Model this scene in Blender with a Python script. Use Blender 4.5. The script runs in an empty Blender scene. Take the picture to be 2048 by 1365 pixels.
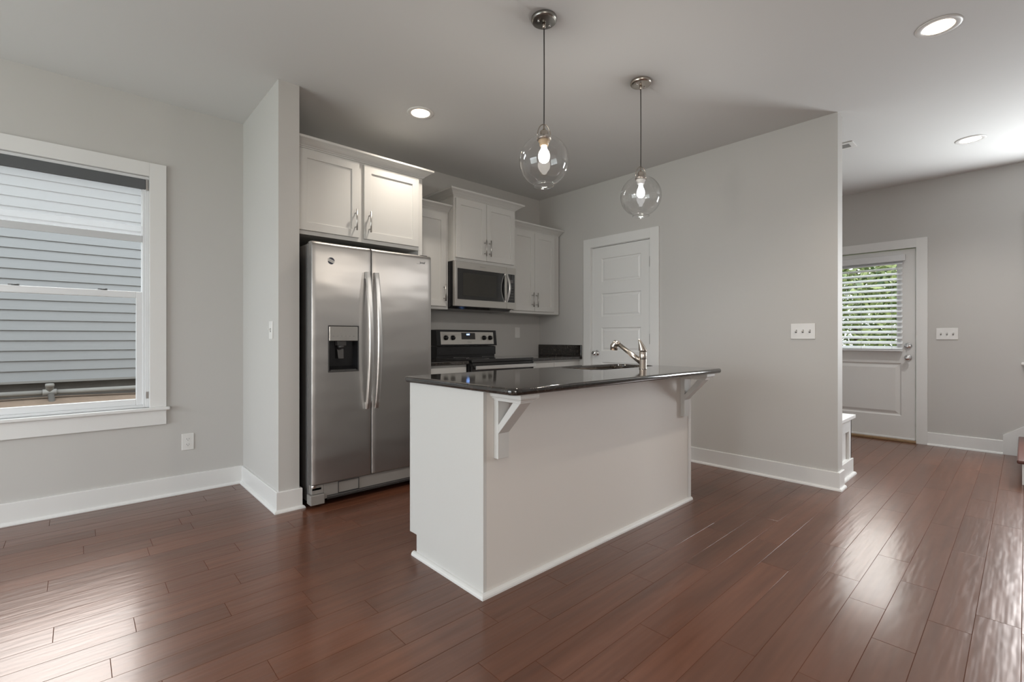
import bpy, bmesh, math, random
from mathutils import Vector, Matrix
C = bpy.context.scene.collection
R = math.radians
random.seed(7)

# ------------------------------------------------------------------ camera, world, light
scn = bpy.context.scene
cam_d = bpy.data.cameras.new('camera'); cam = bpy.data.objects.new('camera', cam_d); C.objects.link(cam)
cam_d.sensor_fit = 'HORIZONTAL'; cam_d.sensor_width = 36.0
cam_d.lens = 944.95 / 2048 * 36.0
cam_d.shift_y = (677.1 - 682.5) / 2048
cam_d.clip_start = 0.05
cam.location = (0, 0, 1.101)
cam.rotation_euler = (R(90), 0, -0.7437)
scn.camera = cam

w = bpy.data.worlds.new('overcast_sky'); scn.world = w; w.use_nodes = True
nt = w.node_tree; nt.nodes.clear()
bgn = nt.nodes.new('ShaderNodeBackground'); out = nt.nodes.new('ShaderNodeOutputWorld')
bgn.inputs[0].default_value = (0.93, 0.965, 1.0, 1); bgn.inputs[1].default_value = 1.9
nt.links.new(bgn.outputs[0], out.inputs[0])

vs = scn.view_settings
scn.display_settings.display_device = 'sRGB'
vs.view_transform = 'Standard'; vs.look = 'None'; vs.gamma = 1.0; vs.use_curve_mapping = False
vs.exposure = 1.0
cy = scn.cycles
cy.use_denoising = True
cy.max_bounces = 10; cy.diffuse_bounces = 6; cy.glossy_bounces = 5; cy.transmission_bounces = 8; cy.transparent_max_bounces = 24
cy.sample_clamp_indirect = 6.0
cy.caustics_reflective = False; cy.caustics_refractive = False
cy.blur_glossy = 0.5

def area(name, loc, rot, sx, sy, power, col, spread=180):
    d = bpy.data.lights.new(name, 'AREA'); d.shape = 'RECTANGLE'; d.size = sx; d.size_y = sy
    d.energy = power; d.color = col; d.spread = R(spread)
    o = bpy.data.objects.new(name, d); C.objects.link(o); o.location = loc; o.rotation_euler = rot
    return o
# daylight standing in the openings of the windows behind and beside the camera
area('daylight_west', (-3.12, 2.2, 1.15), (0, R(-90), 0), 2.1, 2.8, 41, (0.88, 0.95, 1.0))
area('daylight_south', (-2.1, -3.12, 1.45), (R(90), 0, 0), 1.65, 1.36, 36, (1.0, 0.93, 0.86))
area('daylight_stairs', (6.52, -0.51, 1.55), (0, R(90), 0), 1.25, 0.82, 42, (0.93, 0.97, 1.0))
# added lamps outside left window and entry door, narrow beams brightening the floor reflections
area('floor_glare_fill_north', (-0.1, 4.95, 2.0), (R(-53), 0, 0), 1.5, 2.4, 4.6, (1.0, 0.95, 0.92), 44)
area('floor_glare_fill_garden', (7.1, 1.35, 1.95), (R(66), 0, R(90)), 1.4, 1.6, 1.6, (1.0, 0.96, 0.93), 32)

# ------------------------------------------------------------------ materials
def mat(name, col, rough=0.5, metal=0.0, coat=0.0, spec=0.5, emis=None, es=0.0, noise=None, bump=None, alpha=None, trans=0.0, ior=1.45):
    m = bpy.data.materials.new(name); m.use_nodes = True
    t = m.node_tree; b = t.nodes['Principled BSDF']
    b.inputs['Base Color'].default_value = (*col, 1); b.inputs['Roughness'].default_value = rough
    b.inputs['Metallic'].default_value = metal; b.inputs['Coat Weight'].default_value = coat
    b.inputs['Coat Roughness'].default_value = 0.08
    b.inputs['Specular IOR Level'].default_value = spec
    b.inputs['Transmission Weight'].default_value = trans; b.inputs['IOR'].default_value = ior
    if emis: b.inputs['Emission Color'].default_value = (*emis, 1); b.inputs['Emission Strength'].default_value = es
    tc = t.nodes.new('ShaderNodeTexCoord')
    if noise:
        sc, amt = noise
        n = t.nodes.new('ShaderNodeTexNoise'); n.inputs['Scale'].default_value = sc; n.inputs['Detail'].default_value = 4
        t.links.new(tc.outputs['Object'], n.inputs['Vector'])
        mx = t.nodes.new('ShaderNodeMix'); mx.data_type = 'RGBA'
        mx.inputs[6].default_value = (*[c * (1 - amt) for c in col], 1); mx.inputs[7].default_value = (*[min(1, c * (1 + amt)) for c in col], 1)
        t.links.new(n.outputs['Fac'], mx.inputs[0]); t.links.new(mx.outputs[2], b.inputs['Base Color'])
    if bump:
        sc, st, dist = bump
        n = t.nodes.new('ShaderNodeTexNoise'); n.inputs['Scale'].default_value = sc; n.inputs['Detail'].default_value = 3
        t.links.new(tc.outputs['Object'], n.inputs['Vector'])
        bp = t.nodes.new('ShaderNodeBump'); bp.inputs['Strength'].default_value = st; bp.inputs['Distance'].default_value = dist
        t.links.new(n.outputs['Fac'], bp.inputs['Height']); t.links.new(bp.outputs['Normal'], b.inputs['Normal'])
    return m

WALL = mat('greige_wall_paint', (0.53, 0.518, 0.498), 0.6, spec=0.3, noise=(1.5, 0.015), bump=(260, 0.12, 0.001))
CEIL = mat('ceiling_paint', (0.68, 0.68, 0.67), 0.8, spec=0.2, noise=(1.2, 0.01), bump=(180, 0.1, 0.001))
TRIM = mat('white_trim_paint', (0.72, 0.717, 0.705), 0.35, noise=(3, 0.01))
CAB = mat('white_cabinet_paint', (0.61, 0.605, 0.585), 0.38, noise=(3, 0.012))
CABD = mat('cabinet_inside', (0.22, 0.17, 0.13), 0.7, noise=(8, 0.1))
PLAST = mat('white_plastic', (0.72, 0.71, 0.69), 0.35, noise=(20, 0.01))
VINYL = mat('white_vinyl', (0.72, 0.73, 0.74), 0.3, noise=(10, 0.01))
SLOT = mat('dark_slot', (0.03, 0.03, 0.03), 0.6, noise=(50, 0.1))
CHROME = mat('polished_chrome', (0.75, 0.75, 0.76), 0.08, metal=1.0, noise=(20, 0.02))
NICKEL = mat('brushed_nickel', (0.52, 0.47, 0.42), 0.26, metal=1.0, noise=(60, 0.06))
PULL = mat('satin_nickel_pull', (0.55, 0.54, 0.52), 0.32, metal=1.0, noise=(40, 0.04))
PEWTER = mat('pewter_canopy', (0.30, 0.29, 0.27), 0.3, metal=1.0, noise=(30, 0.05))
BLK = mat('black_enamel', (0.012, 0.012, 0.013), 0.22, noise=(30, 0.1))
BLKG = mat('black_glass', (0.01, 0.01, 0.011), 0.05, coat=0.6, noise=(10, 0.05))
DGREY = mat('dark_grey_plastic', (0.045, 0.043, 0.042), 0.4, noise=(30, 0.1))
MGREY = mat('grey_side_steel', (0.16, 0.155, 0.15), 0.45, metal=0.3, noise=(12, 0.05), bump=(400, 0.2, 0.0005))
RUBBER = mat('cord_black', (0.03, 0.028, 0.026), 0.6, noise=(50, 0.1))
SHADEBOX = mat('charcoal_valance', (0.10, 0.105, 0.11), 0.7, noise=(15, 0.06))
BULB = mat('lit_bulb', (0.9, 0.9, 0.9), 0.4, emis=(1.0, 0.93, 0.84), es=2.5, noise=(5, 0.01))
BULBC = mat('lit_bulb_cool', (0.9, 0.9, 0.9), 0.4, emis=(0.97, 0.98, 1.0), es=2.0, noise=(5, 0.01))
LENS = mat('downlight_lens', (0.9, 0.9, 0.9), 0.4, emis=(1.0, 0.97, 0.93), es=9.0, noise=(5, 0.01))
LENSW = mat('warm_reflector', (0.85, 0.76, 0.62), 0.35, noise=(5, 0.01))
SOCK = mat('socket_bisque', (0.62, 0.45, 0.28), 0.4, noise=(10, 0.05))
DIGIT = mat('clock_digits', (0.2, 0.4, 0.9), 0.4, emis=(0.25, 0.45, 1.0), es=3.5, noise=(5, 0.01))
INK = mat('dark_print', (0.05, 0.05, 0.055), 0.4, noise=(30, 0.1))
INKG = mat('grey_print', (0.30, 0.29, 0.28), 0.4, noise=(30, 0.1))
STICK = mat('navy_sticker', (0.03, 0.035, 0.06), 0.4, noise=(80, 0.2))
PAPER = mat('white_label', (0.62, 0.62, 0.6), 0.5, noise=(80, 0.05))
THRESH = mat('oak_threshold', (0.30, 0.19, 0.10), 0.4, noise=(20, 0.15))
CONC = mat('foundation_render', (0.12, 0.11, 0.10), 0.9, noise=(6, 0.2), bump=(60, 0.3, 0.01))
SIDETRIM = mat('siding_trim_board', (0.26, 0.25, 0.235), 0.7, noise=(8, 0.05))
PIPE = mat('grey_pvc_pipe', (0.30, 0.29, 0.27), 0.5, noise=(8, 0.05))
DIRT = mat('sandy_ground', (0.27, 0.20, 0.15), 0.95, noise=(5, 0.35), bump=(9, 0.5, 0.05))
BARK = mat('tree_bark', (0.12, 0.09, 0.07), 0.9, noise=(12, 0.3))
ROOF = mat('roof_shingle', (0.12, 0.12, 0.12), 0.9, noise=(20, 0.3))
SASHB = mat('sash_lock_metal', (0.10, 0.10, 0.10), 0.35, metal=0.6, noise=(20, 0.1))

def mk_siding():
    m = mat('grey_lap_siding', (0.20, 0.205, 0.21), 0.75)
    t = m.node_tree; b = t.nodes['Principled BSDF']; tc = t.nodes.new('ShaderNodeTexCoord')
    mp = t.nodes.new('ShaderNodeMapping'); mp.inputs['Scale'].default_value = (1.2, 6, 25)
    n = t.nodes.new('ShaderNodeTexNoise'); n.inputs['Scale'].default_value = 2.2; n.inputs['Detail'].default_value = 5
    t.links.new(tc.outputs['Object'], mp.inputs[0]); t.links.new(mp.outputs[0], n.inputs['Vector'])
    mx = t.nodes.new('ShaderNodeMix'); mx.data_type = 'RGBA'
    mx.inputs[6].default_value = (0.29, 0.295, 0.30, 1); mx.inputs[7].default_value = (0.32, 0.325, 0.33, 1)
    t.links.new(n.outputs['Fac'], mx.inputs[0]); t.links.new(mx.outputs[2], b.inputs['Base Color'])
    return m
SIDING = mk_siding()

def mk_steel(name, col=(0.46, 0.445, 0.43), rough=0.38, wob=0.22, vertical=False, aniso=0.6):
    m = mat(name, col, rough, metal=1.0)
    t = m.node_tree; b = t.nodes['Principled BSDF']
    tg = t.nodes.new('ShaderNodeTangent'); tg.direction_type = 'RADIAL'; tg.axis = 'Z'; t.links.new(tg.outputs[0], b.inputs['Tangent'])
    b.inputs['Anisotropic'].default_value = aniso; b.inputs['Anisotropic Rotation'].default_value = 0.25 if vertical else 0.0; tc = t.nodes.new('ShaderNodeTexCoord')
    mp = t.nodes.new('ShaderNodeMapping'); mp.inputs['Scale'].default_value = (25, 25, 1600) if not vertical else (1600, 25, 25)
    n = t.nodes.new('ShaderNodeTexNoise'); n.inputs['Scale'].default_value = 1.0; n.inputs['Detail'].default_value = 3
    t.links.new(tc.outputs['Object'], mp.inputs[0]); t.links.new(mp.outputs[0], n.inputs['Vector'])
    rr = t.nodes.new('ShaderNodeMapRange'); rr.inputs['To Min'].default_value = rough * 0.95; rr.inputs['To Max'].default_value = rough * 1.06
    t.links.new(n.outputs['Fac'], rr.inputs['Value']); t.links.new(rr.outputs[0], b.inputs['Roughness'])
    mp2 = t.nodes.new('ShaderNodeMapping'); mp2.inputs['Scale'].default_value = (1.6, 1.6, 3.5)
    n2 = t.nodes.new('ShaderNodeTexNoise'); n2.inputs['Scale'].default_value = 1.6; n2.inputs['Detail'].default_value = 1
    t.links.new(tc.outputs['Object'], mp2.inputs[0]); t.links.new(mp2.outputs[0], n2.inputs['Vector'])
    bp = t.nodes.new('ShaderNodeBump'); bp.inputs['Strength'].default_value = wob; bp.inputs['Distance'].default_value = 0.03
    t.links.new(n2.outputs['Fac'], bp.inputs['Height']); t.links.new(bp.outputs['Normal'], b.inputs['Normal'])
    return m
STEEL = mk_steel('brushed_stainless')
STEELF = mk_steel('stainless_flat', (0.52, 0.50, 0.47), 0.3, 0.02)
STEELH = mk_steel('stainless_handle', (0.72, 0.72, 0.71), 0.34, 0.0, True, 0.0)
STEELS = mk_steel('sink_stainless', (0.55, 0.48, 0.42), 0.25, 0.0)

def mk_granite():
    m = mat('dark_granite', (0.03, 0.028, 0.026), 0.07, coat=0.4, spec=0.8)
    t = m.node_tree; b = t.nodes['Principled BSDF']; tc = t.nodes.new('ShaderNodeTexCoord')
    n1 = t.nodes.new('ShaderNodeTexNoise'); n1.inputs['Scale'].default_value = 55; n1.inputs['Detail'].default_value = 8; n1.inputs['Roughness'].default_value = 0.75
    n2 = t.nodes.new('ShaderNodeTexVoronoi'); n2.inputs['Scale'].default_value = 170
    n3 = t.nodes.new('ShaderNodeTexNoise'); n3.inputs['Scale'].default_value = 14; n3.inputs['Detail'].default_value = 3
    for n in (n1, n2, n3): t.links.new(tc.outputs['Object'], n.inputs['Vector'])
    cr = t.nodes.new('ShaderNodeValToRGB')
    e = cr.color_ramp.elements
    e[0].position = 0.38; e[0].color = (0.006, 0.006, 0.006, 1); e[1].position = 0.72; e[1].color = (0.12, 0.105, 0.09, 1)
    x = e.new(0.52); x.color = (0.022, 0.019, 0.017, 1); x = e.new(0.62); x.color = (0.05, 0.042, 0.035, 1)
    t.links.new(n1.outputs['Fac'], cr.inputs[0])
    mx = t.nodes.new('ShaderNodeMix'); mx.data_type = 'RGBA'; mx.blend_type = 'MULTIPLY'; mx.inputs[0].default_value = 0.6
    cr2 = t.nodes.new('ShaderNodeValToRGB'); cr2.color_ramp.elements[0].color = (0.5, 0.5, 0.5, 1); cr2.color_ramp.elements[1].color = (1.8, 1.7, 1.6, 1)
    t.links.new(n2.outputs['Color'], cr2.inputs[0]); t.links.new(cr.outputs[0], mx.inputs[6]); t.links.new(cr2.outputs[0], mx.inputs[7])
    t.links.new(mx.outputs[2], b.inputs['Base Color'])
    return m
GRAN = mk_granite()

def mk_floor():
    m = mat('hand_scraped_hardwood', (0.15, 0.06, 0.04), 0.3)
    t = m.node_tree; b = t.nodes['Principled BSDF']; tc = t.nodes.new('ShaderNodeTexCoord'); L = t.links.new
    at = t.nodes.new('ShaderNodeAttribute'); at.attribute_name = 'plank'
    # per-plank offset of the grain
    off = t.nodes.new('ShaderNodeVectorMath'); off.operation = 'MULTIPLY_ADD'
    L(at.outputs['Color'], off.inputs[0]); off.inputs[1].default_value = (40, 17, 9); L(tc.outputs['Object'], off.inputs[2])
    mp = t.nodes.new('ShaderNodeMapping'); mp.inputs['Scale'].default_value = (0.9, 16, 1); L(off.outputs[0], mp.inputs[0])
    g = t.nodes.new('ShaderNodeTexNoise'); g.inputs['Scale'].default_value = 2.0; g.inputs['Detail'].default_value = 2.5; g.inputs['Distortion'].default_value = 0.15
    L(mp.outputs[0], g.inputs['Vector'])
    cr = t.nodes.new('ShaderNodeValToRGB'); e = cr.color_ramp.elements
    e[0].position = 0.25; e[0].color = (0.078, 0.029, 0.0155, 1); e[1].position = 0.8; e[1].color = (0.128, 0.052, 0.030, 1)
    x = e.new(0.5); x.color = (0.100, 0.039, 0.0215, 1)
    L(g.outputs['Fac'], cr.inputs[0])
    sep = t.nodes.new('ShaderNodeSeparateColor'); L(at.outputs['Color'], sep.inputs[0])
    mr = t.nodes.new('ShaderNodeMapRange'); mr.inputs['To Min'].default_value = 0.86; mr.inputs['To Max'].default_value = 1.16; L(sep.outputs[0], mr.inputs['Value'])
    mul = t.nodes.new('ShaderNodeVectorMath'); mul.operation = 'SCALE'; L(cr.outputs[0], mul.inputs[0]); L(mr.outputs[0], mul.inputs['Scale'])
    L(mul.outputs[0], b.inputs['Base Color'])
    # scraped waves: long ones across the board plus chatter
    mp2 = t.nodes.new('ShaderNodeMapping'); mp2.inputs['Scale'].default_value = (7, 30, 1); L(off.outputs[0], mp2.inputs[0])
    w1 = t.nodes.new('ShaderNodeTexNoise'); w1.inputs['Scale'].default_value = 1.0; w1.inputs['Detail'].default_value = 1; L(mp2.outputs[0], w1.inputs['Vector'])
    mp3 = t.nodes.new('ShaderNodeMapping'); mp3.inputs['Scale'].default_value = (3, 90, 1); L(off.outputs[0], mp3.inputs[0])
    w2 = t.nodes.new('ShaderNodeTexNoise'); w2.inputs['Scale'].default_value = 1.0; w2.inputs['Detail'].default_value = 0; L(mp3.outputs[0], w2.inputs['Vector'])
    ad = t.nodes.new('ShaderNodeMath'); ad.operation = 'MULTIPLY_ADD'; L(w2.outputs['Fac'], ad.inputs[0]); ad.inputs[1].default_value = 0.22; L(w1.outputs['Fac'], ad.inputs[2])
    bp = t.nodes.new('ShaderNodeBump'); bp.inputs['Strength'].default_value = 0.36; bp.inputs['Distance'].default_value = 0.0036
    L(ad.outputs[0], bp.inputs['Height']); L(bp.outputs['Normal'], b.inputs['Normal'])
    n4 = t.nodes.new('ShaderNodeTexNoise'); n4.inputs['Scale'].default_value = 3.0; n4.inputs['Detail'].default_value = 4; L(tc.outputs['Object'], n4.inputs['Vector'])
    r2 = t.nodes.new('ShaderNodeMapRange'); r2.inputs['To Min'].default_value = 0.285; r2.inputs['To Max'].default_value = 0.30; L(n4.outputs['Fac'], r2.inputs['Value'])
    gm = t.nodes.new('ShaderNodeMath'); gm.operation = 'SUBTRACT'; gm.inputs[0].default_value = 1.0; L(at.outputs['Alpha'], gm.inputs[1])
    ra = t.nodes.new('ShaderNodeMath'); ra.operation = 'ADD'; ra.use_clamp = True; L(gm.outputs[0], ra.inputs[0]); L(r2.outputs[0], ra.inputs[1]); L(ra.outputs[0], b.inputs['Roughness'])
    sp = t.nodes.new('ShaderNodeMath'); sp.operation = 'MULTIPLY'; sp.inputs[1].default_value = 0.75; L(at.outputs['Alpha'], sp.inputs[0]); L(sp.outputs[0], b.inputs['Specular IOR Level'])
    cw = t.nodes.new('ShaderNodeMath'); cw.operation = 'MULTIPLY'; cw.inputs[1].default_value = 0.35; L(at.outputs['Alpha'], cw.inputs[0]); L(cw.outputs[0], b.inputs['Coat Weight'])
    b.inputs['Specular IOR Level'].default_value = 0.75
    b.inputs['Coat Roughness'].default_value = 0.15; b.inputs['Specular Tint'].default_value = (1.0, 0.86, 0.79, 1); b.inputs['Coat Tint'].default_value = (1.0, 0.88, 0.82, 1)
    return m
FLOORM = mk_floor()
TREAD = mat('stained_stair_tread', (0.10, 0.032, 0.022), 0.28, spec=0.6, noise=(14, 0.25))

def mk_pane(name, refl=1.0, tint=(0.93, 0.95, 0.95)):
    m = bpy.data.materials.new(name); m.use_nodes = True; t = m.node_tree; t.nodes.clear()
    o = t.nodes.new('ShaderNodeOutputMaterial'); tr = t.nodes.new('ShaderNodeBsdfTransparent'); gl = t.nodes.new('ShaderNodeBsdfGlossy')
    tr.inputs[0].default_value = (*tint, 1); gl.inputs['Roughness'].default_value = 0.02
    fr = t.nodes.new('ShaderNodeLayerWeight'); fr.inputs[0].default_value = 0.5
    pw = t.nodes.new('ShaderNodeMath'); pw.operation = 'POWER'; pw.inputs[1].default_value = 4.0; t.links.new(fr.outputs['Facing'], pw.inputs[0])
    mu = t.nodes.new('ShaderNodeMath'); mu.operation = 'MULTIPLY_ADD'; mu.inputs[1].default_value = 0.75 * refl; mu.inputs[2].default_value = 0.05 * refl * refl; mu.use_clamp = True
    t.links.new(pw.outputs[0], mu.inputs[0])
    mx = t.nodes.new('ShaderNodeMixShader'); t.links.new(mu.outputs[0], mx.inputs[0])
    t.links.new(tr.outputs[0], mx.inputs[1]); t.links.new(gl.outputs[0], mx.inputs[2]); t.links.new(mx.outputs[0], o.inputs[0])
    return m
PANE = mk_pane('window_glass', 0.3)
GLOBE = mk_pane('thin_clear_glass', 1.25, (0.97, 0.97, 0.97))

def mk_sheer():
    m = bpy.data.materials.new('sheer_shade_fabric'); m.use_nodes = True; t = m.node_tree; t.nodes.clear()
    o = t.nodes.new('ShaderNodeOutputMaterial'); tr = t.nodes.new('ShaderNodeBsdfTransparent'); d = t.nodes.new('ShaderNodeBsdfDiffuse'); tl = t.nodes.new('ShaderNodeBsdfTranslucent')
    n = t.nodes.new('ShaderNodeTexNoise'); n.inputs['Scale'].default_value = 40; tc = t.nodes.new('ShaderNodeTexCoord'); t.links.new(tc.outputs['Object'], n.inputs['Vector'])
    mr = t.nodes.new('ShaderNodeMapRange'); mr.inputs['To Min'].default_value = 0.17; mr.inputs['To Max'].default_value = 0.19; t.links.new(n.outputs['Fac'], mr.inputs['Value'])
    d.inputs[0].default_value = (0.8, 0.8, 0.8, 1); tl.inputs[0].default_value = (0.75, 0.76, 0.77, 1)
    a = t.nodes.new('ShaderNodeAddShader'); t.links.new(d.outputs[0], a.inputs[0]); t.links.new(tl.outputs[0], a.inputs[1])
    m1 = t.nodes.new('ShaderNodeMixShader'); m1.inputs[0].default_value = 0.6; t.links.new(d.outputs[0], m1.inputs[1]); t.links.new(tl.outputs[0], m1.inputs[2])
    m2 = t.nodes.new('ShaderNodeMixShader'); t.links.new(mr.outputs[0], m2.inputs[0]); t.links.new(tr.outputs[0], m2.inputs[1]); t.links.new(m1.outputs[0], m2.inputs[2])
    t.links.new(m2.outputs[0], o.inputs[0])
    return m
SHEER = mk_sheer()

def mk_leaf(name, c0, c1):
    m = mat(name, c0, 0.6)
    t = m.node_tree; b = t.nodes['Principled BSDF']; tc = t.nodes.new('ShaderNodeTexCoord')
    n = t.nodes.new('ShaderNodeTexNoise'); n.inputs['Scale'].default_value = 5; n.inputs['Detail'].default_value = 3
    t.links.new(tc.outputs['Object'], n.inputs['Vector'])
    cr = t.nodes.new('ShaderNodeValToRGB'); cr.color_ramp.elements[0].position = 0.35; cr.color_ramp.elements[1].position = 0.65
    cr.color_ramp.elements[0].color = (*c0, 1); cr.color_ramp.elements[1].color = (*c1, 1)
    t.links.new(n.outputs['Fac'], cr.inputs[0]); t.links.new(cr.outputs[0], b.inputs['Base Color'])
    return m
LEAF = mk_leaf('mixed_green_leaves', (0.06, 0.10, 0.04), (0.40, 0.45, 0.18))
GRASS = mk_leaf('lawn_grass', (0.10, 0.15, 0.05), (0.25, 0.32, 0.12))

# ------------------------------------------------------------------ mesh helpers
class MB:
    def __init__(s): s.v = []; s.f = []; s.sm = []; s.k = []; s.n = 0; s.cur = 0
    def add(s, vs, fs, smooth=False):
        o = len(s.v); s.v += [tuple(v) for v in vs]; s.k += [s.cur] * len(vs)
        for f in fs: s.f.append(tuple(i + o for i in f)); s.sm.append(smooth)
        return s
    def box(s, x0, x1, y0, y1, z0, z1):
        x0, x1 = min(x0, x1), max(x0, x1); y0, y1 = min(y0, y1), max(y0, y1); z0, z1 = min(z0, z1), max(z0, z1)
        v = [(x, y, z) for z in (z0, z1) for y in (y0, y1) for x in (x0, x1)]
        s.n += 1; s.cur = s.n; s.add(v, [(0, 2, 3, 1), (4, 5, 7, 6), (0, 1, 5, 4), (2, 6, 7, 3), (0, 4, 6, 2), (1, 3, 7, 5)]); s.cur = 0
        return s
    def rings(s, rings, cap0=True, cap1=True, smooth=False, closed=True, weld=False):
        if not weld: s.n += 1; s.cur = s.n
        n = len(rings[0]); vs = [p for r in rings for p in r]; fs = []
        for i in range(len(rings) - 1):
            for j in range(n if closed else n - 1):
                a = i * n + j; b = i * n + (j + 1) % n
                fs.append((a, b, b + n, a + n))
        s.add(vs, fs, smooth)
        if cap0: s.add(rings[0], [tuple(range(n))[::-1]])
        if cap1: s.add(rings[-1], [tuple(range(n))])
        s.cur = 0
        return s
    def tube(s, pts, r, seg=10, smooth=True, caps=True, up=None):
        pts = [Vector(p) for p in pts]; rs = r if isinstance(r, (list, tuple)) else [r] * len(pts); rings = []
        prev = None
        for i, p in enumerate(pts):
            d = (pts[min(i + 1, len(pts) - 1)] - pts[max(i - 1, 0)]).normalized()
            if prev is None:
                a = Vector((0, 0, 1)) if abs(d.z) < 0.9 else Vector((1, 0, 0))
                u = d.cross(a).normalized()
            else:
                u = (prev - d * prev.dot(d)).normalized()
            prev = u; v = d.cross(u)
            rings.append([p + (u * math.cos(2 * math.pi * k / seg) + v * math.sin(2 * math.pi * k / seg)) * rs[i] for k in range(seg)])
        return s.rings(rings, caps, caps, smooth)
    def lathe(s, prof, c, axis='z', seg=28, smooth=True, cap0=True, cap1=True):
        rings = []
        for (r, h) in prof:
            ring = []
            for k in range(seg):
                a = 2 * math.pi * k / seg; q = (r * math.cos(a), r * math.sin(a))
                if axis == 'z': ring.append((c[0] + q[0], c[1] + q[1], c[2] + h))
                elif axis == 'x': ring.append((c[0] + h, c[1] + q[0], c[2] + q[1]))
                else: ring.append((c[0] + q[1], c[1] + h, c[2] + q[0]))
            rings.append(ring)
        return s.rings(rings, cap0, cap1, smooth)
    def prism(s, poly, axis, a, b):
        def P(p, t):
            if axis == 'x': return (t, p[0], p[1])
            if axis == 'y': return (p[0], t, p[1])
            return (p[0], p[1], t)
        return s.rings([[P(p, a) for p in poly], [P(p, b) for p in poly]])
    def build(s, name, m, parent=None, bevel=0.0, seg=2, autosmooth=False, **props):
        key = {}; idx = []; V = []                       # weld only within one primitive
        for v, k in zip(s.v, s.k):
            q = (k, round(v[0], 6), round(v[1], 6), round(v[2], 6))
            if q not in key: key[q] = len(V); V.append(v)
            idx.append(key[q])
        F, SM = [], []
        for f, sm_ in zip(s.f, s.sm):
            g = [idx[i] for i in f]; g = [a for i, a in enumerate(g) if a != g[i - 1]]
            if len(set(g)) >= 3: F.append(g); SM.append(sm_)
        me = bpy.data.meshes.new(name); me.from_pydata(V, [], F); me.update()
        bm = bmesh.new(); bm.from_mesh(me)
        for i, f in enumerate(bm.faces): f.smooth = SM[i]
        bmesh.ops.recalc_face_normals(bm, faces=bm.faces)
        bm.to_mesh(me); bm.free()
        me.materials.append(m)
        o = bpy.data.objects.new(name, me); C.objects.link(o)
        if parent:
            o.parent = parent
            wl = Vector(parent.location); q = parent.parent
            while q: wl += Vector(q.location); q = q.parent
            me.transform(Matrix.Translation(-wl))
        if bevel:
            b = o.modifiers.new('edge_bevel', 'BEVEL'); b.width = bevel; b.segments = seg; b.limit_method = 'ANGLE'; b.angle_limit = R(35)
        for k, v in props.items(): o[k] = v
        return o

def thing(name, loc, label, cat, group=None):
    o = bpy.data.objects.new(name, None); C.objects.link(o); o.location = loc; o.empty_display_size = 0.05
    o['label'] = label; o['category'] = cat
    if group: o['group'] = group
    return o
def snode(name, loc=(0, 0, 0)):
    o = bpy.data.objects.new(name, None); C.objects.link(o); o.location = loc; o.empty_display_size = 0.05; o['kind'] = 'structure'
    return o
def struct(mb, name, m, **k):
    o = mb.build(name, m, None, **k); o['kind'] = 'structure'; return o
def copy_tree(o, parent=None):
    c = o.copy(); C.objects.link(c)
    if parent: c.parent = parent
    for ch in list(o.children): copy_tree(ch, c)
    return c
def box(*a): return MB().box(*a)

def slab_with_holes(us, ws, plane, t0, t1, holes):
    """wall in the plane 'x','y' or 'z'; us, ws = overall (min,max); holes = (u0,u1,w0,w1)"""
    U = sorted(set([us[0], us[1]] + [h[i] for h in holes for i in (0, 1)])); W = sorted(set([ws[0], ws[1]] + [h[i] for h in holes for i in (2, 3)]))
    mb = MB()
    def P(u, w_, t):
        return (t, u, w_) if plane == 'x' else ((u, t, w_) if plane == 'y' else (u, w_, t))
    def solid(i, j):
        if i < 0 or j < 0 or i >= len(U) - 1 or j >= len(W) - 1: return False
        cu = (U[i] + U[i + 1]) / 2; cw = (W[j] + W[j + 1]) / 2
        return not any(h[0] < cu < h[1] and h[2] < cw < h[3] for h in holes)
    for i in range(len(U) - 1):
        for j in range(len(W) - 1):
            if not solid(i, j): continue
            a, b, c, d = U[i], U[i + 1], W[j], W[j + 1]
            for t in (t0, t1): mb.add([P(a, c, t), P(b, c, t), P(b, d, t), P(a, d, t)], [(0, 1, 2, 3)])
            if not solid(i - 1, j): mb.add([P(a, c, t0), P(a, d, t0), P(a, d, t1), P(a, c, t1)], [(0, 1, 2, 3)])
            if not solid(i + 1, j): mb.add([P(b, c, t0), P(b, d, t0), P(b, d, t1), P(b, c, t1)], [(0, 1, 2, 3)])
            if not solid(i, j - 1): mb.add([P(a, c, t0), P(b, c, t0), P(b, c, t1), P(a, c, t1)], [(0, 1, 2, 3)])
            if not solid(i, j + 1): mb.add([P(a, d, t0), P(b, d, t0), P(b, d, t1), P(a, d, t1)], [(0, 1, 2, 3)])
    return mb

# ------------------------------------------------------------------ room dimensions
H = 2.74
YW, X1, YP, X2, YB, XP, XP2, YE, XE = 4.056, 0.934, 3.193, 1.061, 3.919, 4.049, 4.172, 0.92, 6.47
XW, YS = -3.2, -3.2

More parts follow.
